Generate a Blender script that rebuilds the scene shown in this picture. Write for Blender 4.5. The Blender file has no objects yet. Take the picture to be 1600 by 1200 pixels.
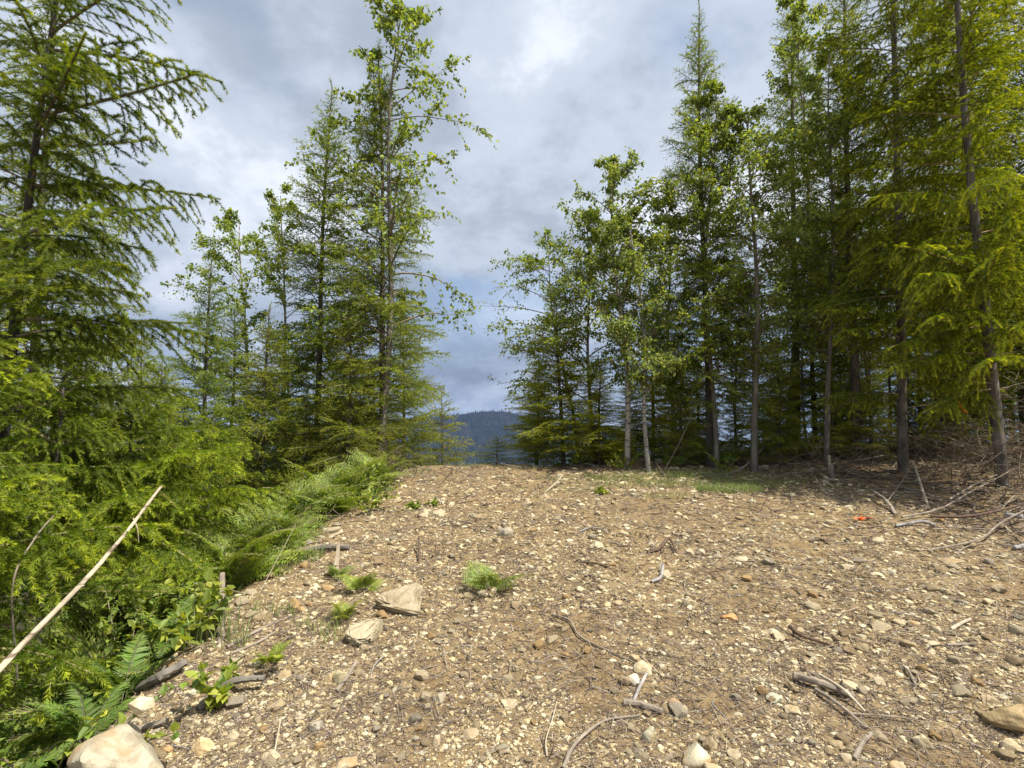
import bpy, bmesh, math, random
import numpy as np
from mathutils import Vector, Matrix, Euler

# ------------------------------------------------------------------ camera, sky, sun
scene = bpy.context.scene
col = scene.collection
rad = math.radians
F_PX, PITCH, EYE = 760.0, math.atan(87 / 760), 1.55        # pixels of the 1600 px wide photograph
cam_d = bpy.data.cameras.new('camera')
cam_d.sensor_width = 36.0
cam_d.lens = 36.0 * F_PX / 1600
cam_d.clip_start, cam_d.clip_end = 0.05, 20000
cam = bpy.data.objects.new('camera', cam_d)
col.objects.link(cam)
cam.location = (0, 0, EYE)
cam.rotation_euler = (rad(90) + PITCH, 0, 0)
scene.camera = cam

SUN_AZ, SUN_EL = rad(122), rad(60)                           # azimuth clockwise from +Y
S = Vector((math.sin(SUN_AZ) * math.cos(SUN_EL), math.cos(SUN_AZ) * math.cos(SUN_EL), math.sin(SUN_EL)))
sun_d = bpy.data.lights.new('sun', 'SUN')
sun_d.energy, sun_d.angle, sun_d.color = 5.0, rad(0.6), (1.0, 0.94, 0.82)
sun = bpy.data.objects.new('sun', sun_d)
col.objects.link(sun)
sun.rotation_euler = S.to_track_quat('Z', 'Y').to_euler()

world = bpy.data.worlds.new('World')
scene.world = world
world.use_nodes = True
nt = world.node_tree
nt.nodes.clear()


class NB:
    """tiny node-tree builder"""
    def __init__(self, tree): self.t = tree
    def n(self, typ, ins=None, **props):
        nd = self.t.nodes.new(typ)
        for k, v in props.items(): setattr(nd, k, v)
        for k, v in (ins or {}).items():
            if isinstance(v, bpy.types.NodeSocket): self.t.links.new(v, nd.inputs[k])
            else: nd.inputs[k].default_value = v
        return nd
    def math(self, op, a, b=0.0, c=None, clamp=False):
        ins = {0: a, 1: b}
        if c is not None: ins[2] = c
        return self.n('ShaderNodeMath', ins, operation=op, use_clamp=clamp).outputs[0]
    def ramp(self, fac, stops, interp='LINEAR'):
        r = self.n('ShaderNodeValToRGB', {'Fac': fac})
        r.color_ramp.interpolation = interp
        e = r.color_ramp.elements
        while len(e) < len(stops): e.new(0.5)
        for i, (p, c) in enumerate(stops):
            e[i].position = p
            e[i].color = (*c, 1) if len(c) == 3 else c
        return r.outputs[0]
    def mix(self, fac, a, b, blend='MIX'):
        m = self.n('ShaderNodeMix', data_type='RGBA', blend_type=blend)
        for idx, v in ((0, fac), (6, a), (7, b)):
            if isinstance(v, bpy.types.NodeSocket): self.t.links.new(v, m.inputs[idx])
            else: m.inputs[idx].default_value = v if idx == 0 else ((*v, 1) if len(v) == 3 else v)
        return m.outputs[2]
    def noise(self, vec, scale, detail=4, rough=0.5, dist=0.0):
        ins = {'Scale': scale, 'Detail': detail, 'Roughness': rough, 'Distortion': dist}
        if vec is not None: ins['Vector'] = vec
        return self.n('ShaderNodeTexNoise', ins).outputs[0]


b = NB(nt)
sky = b.n('ShaderNodeTexSky', sky_type='NISHITA', sun_disc=False)
sky.sun_elevation, sky.sun_rotation = SUN_EL, SUN_AZ
sky.altitude, sky.air_density, sky.dust_density, sky.ozone_density = 500, 1.0, 0.6, 1.2
tc = b.n('ShaderNodeTexCoord')
sp = b.n('ShaderNodeSeparateXYZ', {0: tc.outputs['Generated']})
zz = b.math('ADD', b.math('MAXIMUM', sp.outputs[2], 0.0), 0.34)
uv = b.n('ShaderNodeCombineXYZ', {0: b.math('DIVIDE', sp.outputs[0], zz), 1: b.math('DIVIDE', sp.outputs[1], zz), 2: 11.3}).outputs[0]
n_big = b.noise(uv, 1.0, 3, 0.5, 0.05)
n_mid = b.noise(uv, 2.8, 11, 0.60, 0.08)
n_gap = b.noise(b.n('ShaderNodeVectorMath', {0: uv, 1: (5.3, 1.1, 9.0)}, operation='ADD').outputs[0], 1.2, 6, 0.5, 0.2)
dens = b.math('ADD', b.math('MULTIPLY', n_big, 0.55), b.math('MULTIPLY', n_mid, 0.45))
cloud = b.ramp(dens, [(0.41, (0.92, 0.93, 0.95)), (0.47, (0.68, 0.72, 0.785)), (0.535, (0.48, 0.535, 0.62)), (0.62, (0.33, 0.38, 0.455))], 'EASE')
low = b.ramp(sp.outputs[2], [(0.0, (0.46, 0.50, 0.56)), (0.16, (0.60, 0.64, 0.70)), (0.42, (1, 1, 1))])
cloud = b.mix(1.0, cloud, low, 'MULTIPLY')
gap = b.ramp(n_gap, [(0.53, (0, 0, 0)), (0.66, (0.8, 0.8, 0.8))], 'EASE')
gap = b.math('MULTIPLY', gap, b.ramp(sp.outputs[2], [(0.12, (0, 0, 0)), (0.40, (1, 1, 1))]))
bg_sky = b.n('ShaderNodeBackground', {'Color': sky.outputs[0], 'Strength': 0.10})
bg_cl = b.n('ShaderNodeBackground', {'Color': cloud, 'Strength': 0.78})
ms = b.n('ShaderNodeMixShader', {0: gap, 1: bg_cl.outputs[0], 2: bg_sky.outputs[0]})
b.n('ShaderNodeOutputWorld', {0: ms.outputs[0]})

scene.view_settings.view_transform = 'Standard'
scene.view_settings.look = 'None'
scene.view_settings.gamma = 1.0
scene.view_settings.exposure = 0.82
scene.cycles.max_bounces = 7
scene.cycles.transmission_bounces = 4
scene.cycles.diffuse_bounces = 4
scene.cycles.glossy_bounces = 2
scene.cycles.transparent_max_bounces = 4
scene.cycles.volume_bounces = 0
scene.cycles.sample_clamp_indirect = 6.0

rng = np.random.default_rng(7)
random.seed(7)

# ------------------------------------------------------------------ noise, ground shape, pixel rays
_tab = np.random.default_rng(99).random((256, 256))


def vnoise(x, y, scale, ox=0.0):
    x = np.asarray(x, float) / scale + 17.3 + ox
    y = np.asarray(y, float) / scale + 41.7 - ox
    xi, yi = np.floor(x).astype(int), np.floor(y).astype(int)
    fx, fy = x - xi, y - yi
    fx, fy = fx * fx * (3 - 2 * fx), fy * fy * (3 - 2 * fy)
    a, b_, c, d = (_tab[xi & 255, yi & 255], _tab[(xi + 1) & 255, yi & 255], _tab[xi & 255, (yi + 1) & 255], _tab[(xi + 1) & 255, (yi + 1) & 255])
    return (a * (1 - fx) + b_ * fx) * (1 - fy) + (c * (1 - fx) + d * fx) * fy - 0.5


def sstep(a, b_, x):
    t = np.clip((np.asarray(x, float) - a) / (b_ - a), 0, 1)
    return t * t * (3 - 2 * t)


def gz(x, y):
    x, y = np.asarray(x, float), np.asarray(y, float)
    z = 0.105 * (np.maximum(y, -4) - 0.4)
    c0 = 9.5 + 1.8 * sstep(0.8, 3.5, x)
    t = np.maximum(y - c0, 0)
    t1 = np.minimum(t, 3.5)
    z = z - 0.06 * t1 ** 2 - 0.42 * (t - t1)
    far = np.maximum(np.hypot(x, y) - 40, 0)
    z = z + 0.015 * np.minimum(far, 0)
    edge = -2.0 + 0.35 * vnoise(x * 0, y, 1.7) + 0.22 * (1 - sstep(2.2, 3.8, y))
    d = np.maximum(edge - x, 0)
    drop = (0.8 + 0.9 * (1 - sstep(2.5, 4.5, y))) * d * d / (d + 0.40)
    z = z - 2.3 * (1 - np.exp(-drop / 2.3))
    z = z + 0.30 * sstep(4.6, 8.5, x) * sstep(3, 7, y)
    near = np.exp(-np.maximum(np.hypot(x, y) - 14, 0) / 6)
    z = z + near * (0.07 * vnoise(x, y, 1.3) + 0.045 * vnoise(x, y, 0.45, 3.1) + 0.02 * vnoise(x, y, 0.16, 7.7))
    return z


_c, _s = math.cos(PITCH), math.sin(PITCH)


def ray(px, py):
    u, v = (px - 800) / F_PX, (600 - py) / F_PX
    return np.array([u, _c - v * _s, _s + v * _c])


def at_depth(px, py, y):
    d = ray(px, py)
    return np.array([0, 0, EYE]) + d * (y / d[1])


def at(px, py):
    """ground point under a photograph pixel"""
    d = ray(px, py)
    t = np.arange(0.8, 40, 0.01)
    p = np.array([0, 0, EYE]) + t[:, None] * d
    hit = np.nonzero(p[:, 2] < gz(p[:, 0], p[:, 1]))[0]
    i = hit[0] if len(hit) else len(t) - 1
    q = p[i].copy()
    q[2] = gz(q[0], q[1])
    return q


# ------------------------------------------------------------------ mesh building
class Geo:
    def __init__(self): self.v, self.t, self.m, self.c, self.n = [], [], [], [], 0
    def add(self, v, t, mat=0, c=(0.5, 0.5, 0.5)):
        v = np.asarray(v, np.float32).reshape(-1, 3)
        t = np.asarray(t, np.int64).reshape(-1, 3)
        self.v.append(v); self.t.append(t + self.n)
        self.m.append(np.full(len(t), mat, np.int32))
        c = np.asarray(c, np.float32)
        self.c.append(np.broadcast_to(c, (len(v), 3)).astype(np.float32))
        self.n += len(v)
        return self
    def arrays(self):
        return np.concatenate(self.v), np.concatenate(self.t), np.concatenate(self.m), np.concatenate(self.c)
    def mesh(self, name, mats, smooth=False):
        v, t, m, c = self.arrays()
        return mesh_from(name, v, t, m, c, mats, smooth)


def mesh_from(name, v, t, m, c, mats, smooth=False):
    me = bpy.data.meshes.new(name)
    me.vertices.add(len(v)); me.vertices.foreach_set('co', np.ascontiguousarray(v, np.float32).ravel())
    me.loops.add(len(t) * 3); me.loops.foreach_set('vertex_index', np.ascontiguousarray(t, np.int32).ravel())
    me.polygons.add(len(t))
    me.polygons.foreach_set('loop_start', np.arange(0, len(t) * 3, 3, dtype=np.int32))
    for x in mats: me.materials.append(x)
    me.update(calc_edges=True)
    me.polygons.foreach_set('material_index', np.ascontiguousarray(m, np.int32))
    if smooth is True: me.polygons.foreach_set('use_smooth', np.ones(len(t), bool))
    elif smooth is False: me.polygons.foreach_set('use_smooth', np.zeros(len(t), bool))
    else: me.polygons.foreach_set('use_smooth', np.isin(m, smooth))
    a = me.attributes.new('col', 'FLOAT_COLOR', 'POINT')
    a.data.foreach_set('color', np.concatenate([c, np.ones((len(c), 1), np.float32)], 1).astype(np.float32).ravel())
    me.update()
    return me


def obj(name, me, parent=None, loc=(0, 0, 0), rot=(0, 0, 0), scale=(1, 1, 1), kind=None, label=None, cat=None, group=None):
    o = bpy.data.objects.new(name, me)
    col.objects.link(o)
    o.parent = parent
    o.location, o.rotation_euler, o.scale = loc, rot, scale
    if kind: o['kind'] = kind
    if label: o['label'] = label
    if cat: o['category'] = cat
    if group: o['group'] = group
    return o


def tube(pts, rads, sides=5, cap=True, rough=0.0, rg=None):
    """verts, tris of a tapered tube along a polyline"""
    p = np.asarray(pts, float); n = len(p)
    r = np.asarray(rads, float) * np.ones(n)
    tg = np.gradient(p, axis=0); tg /= np.linalg.norm(tg, axis=1)[:, None] + 1e-9
    ref = np.where(np.abs(tg[:, 2:3]) > 0.9, np.array([[1.0, 0, 0]]), np.array([[0, 0, 1.0]]))
    a = np.cross(tg, ref); a /= np.linalg.norm(a, axis=1)[:, None] + 1e-9
    b_ = np.cross(tg, a)
    th = np.arange(sides) * 2 * math.pi / sides
    rr = r[:, None] * np.ones((n, sides))
    if rough and rg is not None: rr = rr * (1 + rough * (rg.random((n, sides)) - 0.5) * 2)
    v = p[:, None, :] + rr[:, :, None] * (np.cos(th)[None, :, None] * a[:, None, :] + np.sin(th)[None, :, None] * b_[:, None, :])
    v = v.reshape(-1, 3)
    i = np.arange(n - 1)[:, None] * sides; j = np.arange(sides)[None, :]; k = (j + 1) % sides
    q = np.stack([i + j, i + k, i + sides + k, i + sides + j], -1).reshape(-1, 4)
    t = np.concatenate([q[:, [0, 1, 2]], q[:, [0, 2, 3]]])
    if cap:
        v = np.concatenate([v, p[:1] - tg[:1] * r[0] * 0.15, p[-1:] + tg[-1:] * r[-1] * 0.3])
        c0, c1 = n * sides, n * sides + 1
        jj, kk = np.arange(sides), (np.arange(sides) + 1) % sides
        t = np.concatenate([t, np.stack([np.full(sides, c0), kk, jj], 1), np.stack([np.full(sides, c1), (n - 1) * sides + jj, (n - 1) * sides + kk], 1)])
    return v, t


# ------------------------------------------------------------------ materials
def new_mat(name):
    m = bpy.data.materials.new(name)
    m.use_nodes = True
    m.node_tree.nodes.clear()
    return m, NB(m.node_tree)


def leaf_mat(name, dark, bright, trans=0.4, gloss=0.10):
    """leaves and needles: colour from old to young growth, light passes through"""
    m, b = new_mat(name)
    at_ = b.n('ShaderNodeAttribute', attribute_name='col')
    sp = b.n('ShaderNodeSeparateColor', {0: at_.outputs[0]})
    oi = b.n('ShaderNodeObjectInfo')
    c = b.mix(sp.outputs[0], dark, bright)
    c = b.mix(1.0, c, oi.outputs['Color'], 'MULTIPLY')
    hv = b.math('MULTIPLY_ADD', sp.outputs[1], 0.5, 0.75)
    c = b.n('ShaderNodeHueSaturation', {'Color': c, 'Value': hv, 'Hue': b.math('MULTIPLY_ADD', sp.outputs[2], 0.04, 0.48)}).outputs[0]
    di = b.n('ShaderNodeBsdfDiffuse', {'Color': c})
    tcol = b.n('ShaderNodeHueSaturation', {'Color': c, 'Value': 1.5, 'Saturation': 1.12, 'Hue': 0.49}).outputs[0]
    tr = b.n('ShaderNodeBsdfTranslucent', {'Color': tcol})
    mx = b.n('ShaderNodeMixShader', {0: trans, 1: di.outputs[0], 2: tr.outputs[0]})
    gl = b.n('ShaderNodeBsdfGlossy', {'Color': (0.9, 0.95, 0.9, 1), 'Roughness': 0.55})
    mx = b.n('ShaderNodeMixShader', {0: gloss, 1: mx.outputs[0], 2: gl.outputs[0]})
    b.n('ShaderNodeOutputMaterial', {0: mx.outputs[0]})
    return m


def bark_mat(name, c1, c2, c3=None, bands=0.0, scale=9.0, bump=0.6, stretch=0.35):
    m, b = new_mat(name)
    tc = b.n('ShaderNodeTexCoord').outputs['Object']
    mp = b.n('ShaderNodeMapping', {0: tc, 'Scale': (1, 1, stretch)}).outputs[0]
    n1 = b.noise(mp, scale, 7, 0.62, 0.4)
    n2 = b.noise(tc, scale * 0.35, 4, 0.55)
    c = b.mix(b.ramp(n1, [(0.35, (0, 0, 0)), (0.65, (1, 1, 1))]), c1, c2)
    if c3:
        mp2 = b.n('ShaderNodeMapping', {0: tc, 'Scale': (1, 1, 4.0)}).outputs[0]
        n3 = b.noise(mp2, 7.0, 5, 0.6, 0.6)
        c = b.mix(b.ramp(n3, [(0.52, (0, 0, 0)), (0.6, (1, 1, 1))]), c, c3)
    c = b.mix(1.0, c, b.ramp(n2, [(0.3, (0.75, 0.75, 0.75)), (0.7, (1.15, 1.15, 1.15))]), 'MULTIPLY')
    oi = b.n('ShaderNodeObjectInfo')
    c = b.mix(1.0, c, oi.outputs['Color'], 'MULTIPLY')
    bp = b.n('ShaderNodeBump', {'Height': n1, 'Strength': bump, 'Distance': 0.012})
    pb = b.n('ShaderNodeBsdfPrincipled', {'Base Color': c, 'Roughness': 0.9, 'Normal': bp.outputs[0], 'Specular IOR Level': 0.2})
    b.n('ShaderNodeOutputMaterial', {0: pb.outputs[0]})
    return m


def stone_mat():
    m, b = new_mat('stone')
    tc = b.n('ShaderNodeTexCoord').outputs['Object']
    oi = b.n('ShaderNodeObjectInfo')
    off = b.n('ShaderNodeVectorMath', {0: tc, 1: oi.outputs['Location']}, operation='ADD').outputs[0]
    n1 = b.noise(off, 13, 9, 0.65, 0.8)
    n2 = b.noise(off, 90, 6, 0.65)
    n3 = b.noise(off, 5.5, 6, 0.55, 1.2)
    c = b.mix(b.ramp(n1, [(0.35, (0, 0, 0)), (0.7, (1, 1, 1))]), (1.12, 1.10, 1.05), (0.62, 0.54, 0.43))
    c = b.mix(b.ramp(n3, [(0.55, (0, 0, 0)), (0.68, (0.7, 0.7, 0.7))]), c, (0.92, 0.66, 0.38))
    c = b.mix(b.ramp(n2, [(0.56, (0, 0, 0)), (0.72, (0.55, 0.55, 0.55))]), c, (0.5, 0.46, 0.4))
    c = b.mix(1.0, c, oi.outputs['Color'], 'MULTIPLY')
    h = b.math('ADD', b.math('MULTIPLY', n1, 0.6), b.math('MULTIPLY', n2, 0.25))
    bp = b.n('ShaderNodeBump', {'Height': h, 'Strength': 1.0, 'Distance': 0.018})
    pb = b.n('ShaderNodeBsdfPrincipled', {'Base Color': c, 'Roughness': 0.88, 'Normal': bp.outputs[0], 'Specular IOR Level': 0.25})
    b.n('ShaderNodeOutputMaterial', {0: pb.outputs[0]})
    return m


def attr_mat(name, rough=0.9):
    m, b = new_mat(name)
    at_ = b.n('ShaderNodeAttribute', attribute_name='col')
    tc = b.n('ShaderNodeTexCoord').outputs['Object']
    n = b.noise(tc, 60, 4, 0.6)
    c = b.mix(1.0, at_.outputs[0], b.ramp(n, [(0.3, (0.72, 0.70, 0.66)), (0.7, (1.12, 1.12, 1.12))]), 'MULTIPLY')
    pb = b.n('ShaderNodeBsdfPrincipled', {'Base Color': c, 'Roughness': rough, 'Specular IOR Level': 0.2})
    b.n('ShaderNodeOutputMaterial', {0: pb.outputs[0]})
    return m


def soil_mat():
    m, b = new_mat('soil')
    tc = b.n('ShaderNodeTexCoord').outputs['Object']
    n1 = b.noise(tc, 1.1, 6, 0.6, 0.4)
    n2 = b.noise(tc, 14, 8, 0.65, 0.2)
    n3 = b.noise(tc, 70, 6, 0.7)
    vo = b.n('ShaderNodeTexVoronoi', {'Vector': tc, 'Scale': 95.0})
    vo2 = b.n('ShaderNodeTexVoronoi', {'Vector': tc, 'Scale': 42.0})
    c = b.mix(b.ramp(n1, [(0.38, (0, 0, 0)), (0.62, (1, 1, 1))]), (0.150, 0.100, 0.046), (0.112, 0.080, 0.047))
    c = b.mix(b.ramp(n2, [(0.40, (0, 0, 0)), (0.62, (1, 1, 1))]), c, (0.245, 0.178, 0.095))
    grit = b.math('MULTIPLY', b.ramp(vo.outputs['Distance'], [(0.18, (1, 1, 1)), (0.34, (0, 0, 0))]), b.ramp(n3, [(0.45, (0, 0, 0)), (0.58, (1, 1, 1))]))
    c = b.mix(b.math('MULTIPLY', grit, 0.85), c, b.mix(vo.outputs['Color'], (0.35, 0.27, 0.165), (0.50, 0.43, 0.31)))
    c = b.mix(b.ramp(n3, [(0.28, (0.6, 0.6, 0.6)), (0.42, (0, 0, 0))]), c, (0.075, 0.055, 0.04))
    h = b.math('ADD', b.math('MULTIPLY', n2, 0.6), b.math('ADD', b.math('MULTIPLY', n3, 0.35), b.math('MULTIPLY', grit, 0.4)))
    bp = b.n('ShaderNodeBump', {'Height': h, 'Strength': 0.9, 'Distance': 0.02})
    pb = b.n('ShaderNodeBsdfPrincipled', {'Base Color': c, 'Roughness': 0.95, 'Normal': bp.outputs[0], 'Specular IOR Level': 0.15})
    b.n('ShaderNodeOutputMaterial', {0: pb.outputs[0]})
    return m


def plain_mat(name, c, rough=0.8, var=0.25, scale=20):
    m, b = new_mat(name)
    tc = b.n('ShaderNodeTexCoord').outputs['Object']
    n = b.noise(tc, scale, 5, 0.6)
    cc = b.mix(1.0, c, b.ramp(n, [(0.3, (1 - var,) * 3), (0.7, (1 + var,) * 3)]), 'MULTIPLY')
    pb = b.n('ShaderNodeBsdfPrincipled', {'Base Color': cc, 'Roughness': rough, 'Specular IOR Level': 0.2})
    b.n('ShaderNodeOutputMaterial', {0: pb.outputs[0]})
    return m


M_needle = leaf_mat('fir_needle', (0.090, 0.128, 0.022), (0.40, 0.42, 0.05), 0.42, 0.012)
M_leaf = leaf_mat('broad_leaf', (0.10, 0.15, 0.03), (0.31, 0.35, 0.07), 0.48, 0.025)
M_fern = leaf_mat('fern_leaf', (0.085, 0.145, 0.028), (0.30, 0.37, 0.06), 0.42, 0.025)
M_grass = leaf_mat('grass_blade', (0.10, 0.15, 0.04), (0.26, 0.31, 0.10), 0.35, 0.02)
M_bark = bark_mat('fir_bark', (0.050, 0.044, 0.038), (0.14, 0.125, 0.108), bump=0.8)
M_alder = bark_mat('alder_bark', (0.40, 0.37, 0.32), (0.24, 0.22, 0.19), (0.07, 0.06, 0.05), scale=5, bump=0.3)
M_cotton = bark_mat('cottonwood_bark', (0.20, 0.18, 0.15), (0.10, 0.088, 0.075), scale=8, bump=0.6)
M_twig = bark_mat('twig_bark', (0.13, 0.10, 0.075), (0.26, 0.21, 0.16), scale=16, bump=0.3)
M_dead = bark_mat('weathered_wood', (0.29, 0.245, 0.195), (0.16, 0.13, 0.10), scale=10, bump=0.5, stretch=0.2)
M_pale = bark_mat('bleached_wood', (0.46, 0.40, 0.30), (0.32, 0.26, 0.185), scale=10, bump=0.4, stretch=0.2)
M_pole = bark_mat('barked_pole', (0.44, 0.38, 0.28), (0.31, 0.25, 0.18), (0.15, 0.115, 0.08), scale=12, bump=0.8, stretch=0.25)
M_grey = bark_mat('grey_wood', (0.34, 0.32, 0.31), (0.18, 0.165, 0.155), scale=12, bump=0.6, stretch=0.2)
M_stone = stone_mat()
M_peb = attr_mat('pebble')
M_chip = attr_mat('wood_chip')
M_soil = soil_mat()
M_ribbon = plain_mat('orange_plastic', (0.75, 0.13, 0.03), 0.45, 0.2)
M_rust = plain_mat('rotten_wood', (0.105, 0.070, 0.05), 0.9, 0.4, 30)

# ------------------------------------------------------------------ the ground
def axis_steps(parts):
    out = []
    for a, b_, st in parts: out.append(np.arange(a, b_, st))
    return np.concatenate(out)


xs = axis_steps([(-260, -60, 20), (-60, -16, 2), (-16, -6, 0.4), (-6, -3.2, 0.12), (-3.2, 5.5, 0.055), (5.5, 9, 0.1), (9, 18, 0.4), (18, 60, 2), (60, 281, 20)])
ys = axis_steps([(-60, -10, 5), (-10, 1.2, 0.4), (1.2, 7, 0.06), (7, 12, 0.1), (12, 20, 0.3), (20, 60, 2), (60, 260, 10), (260, 1001, 60)])
X, Y = np.meshgrid(xs, ys, indexing='ij')
Z = gz(X, Y)
V = np.stack([X, Y, Z], -1).reshape(-1, 3)
nx, ny = X.shape
I = (np.arange(nx - 1)[:, None] * ny + np.arange(ny - 1)[None, :]).ravel()
T = np.concatenate([np.stack([I, I + ny, I + ny + 1], 1), np.stack([I, I + ny + 1, I + 1], 1)])
ground = obj('ground', mesh_from('ground', V, T, np.zeros(len(T), np.int32), np.full((len(V), 3), .5, np.float32), [M_soil], True), kind='structure')

# far wooded ridge across the valley
m_hill, hb = new_mat('far_forest_floor')
htc = hb.n('ShaderNodeTexCoord').outputs['Object']
hn = hb.noise(htc, 0.004, 8, 0.62, 0.4)
hn2 = hb.noise(hb.n('ShaderNodeMapping', {0: htc, 'Scale': (1, 1, 0.18)}).outputs[0], 0.02, 8, 0.7)
hc = hb.mix(hb.ramp(hn, [(0.42, (0, 0, 0)), (0.58, (1, 1, 1))]), (0.008, 0.012, 0.010), (0.014, 0.016, 0.014))
hc = hb.mix(1.0, hc, hb.ramp(hn2, [(0.35, (0.5, 0.5, 0.5)), (0.65, (1.5, 1.5, 1.5))]), 'MULTIPLY')
hp = hb.n('ShaderNodeBsdfPrincipled', {'Base Color': hc, 'Roughness': 1.0, 'Specular IOR Level': 0.0})
hb.n('ShaderNodeOutputMaterial', {0: hp.outputs[0]})
M_fartree = plain_mat('far_conifer', (0.008, 0.012, 0.010), 1.0, 0.5, 0.01)


def hz(x, y):
    u = y + 0.10 * np.abs(x)
    rise = sstep(1300, 3000, u)
    top = 146 - 0.09 * np.maximum(np.abs(x + 230) - 180, 0) - 60 * sstep(150, 1700, x) + 60 * vnoise(x, y, 420) + 22 * vnoise(x, y, 140, 5)
    return -330 + rise * (330 + top) - 260 * sstep(3300, 5200, u) + (1 - rise) * 30 * vnoise(x, y, 300)


hx, hy = np.linspace(-5200, 5200, 150), np.linspace(400, 5600, 110)
X, Y = np.meshgrid(hx, hy, indexing='ij')
V = np.stack([X, Y, hz(X, Y)], -1).reshape(-1, 3)
nx, ny = X.shape
I = (np.arange(nx - 1)[:, None] * ny + np.arange(ny - 1)[None, :]).ravel()
T = np.concatenate([np.stack([I, I + ny, I + ny + 1], 1), np.stack([I, I + ny + 1, I + 1], 1)])
obj('hills', mesh_from('hills', V, T, np.zeros(len(T), np.int32), np.full((len(V), 3), .5, np.float32), [m_hill], True), kind='structure')
N = 9000
fx = np.concatenate([rng.uniform(-1100, 700, N // 2), rng.uniform(-4000, 4000, N // 2)])
fy = rng.uniform(1900, 3450, N)
fz = hz(fx, fy)
fh = rng.uniform(9, 20, N) * (0.6 + 0.8 * (vnoise(fx, fy, 200) + 0.5))
fr_ = fh * rng.uniform(0.11, 0.17, N)
ang = np.arange(5) * 2 * math.pi / 5
ring = np.stack([fx[:, None] + fr_[:, None] * np.cos(ang), fy[:, None] + fr_[:, None] * np.sin(ang), np.repeat((fz - 2)[:, None], 5, 1)], -1)
tip = np.stack([fx, fy, fz + fh], -1)[:, None, :]
V = np.concatenate([ring, tip], 1).reshape(-1, 3)
base = (np.arange(N) * 6)[:, None]
T = np.concatenate([np.stack([base[:, 0] + k, base[:, 0] + (k + 1) % 5, base[:, 0] + 5], 1) for k in range(5)])
obj('forest', mesh_from('forest', V, T, np.zeros(len(T), np.int32), np.full((len(V), 3), .5, np.float32), [M_fartree]), kind='stuff',
    label='dark blue conifer forest covering the far ridge', cat='forest')

# ------------------------------------------------------------------ fir branches
def unit(a): return a / (np.linalg.norm(a, axis=-1, keepdims=True) + 1e-9)


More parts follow.
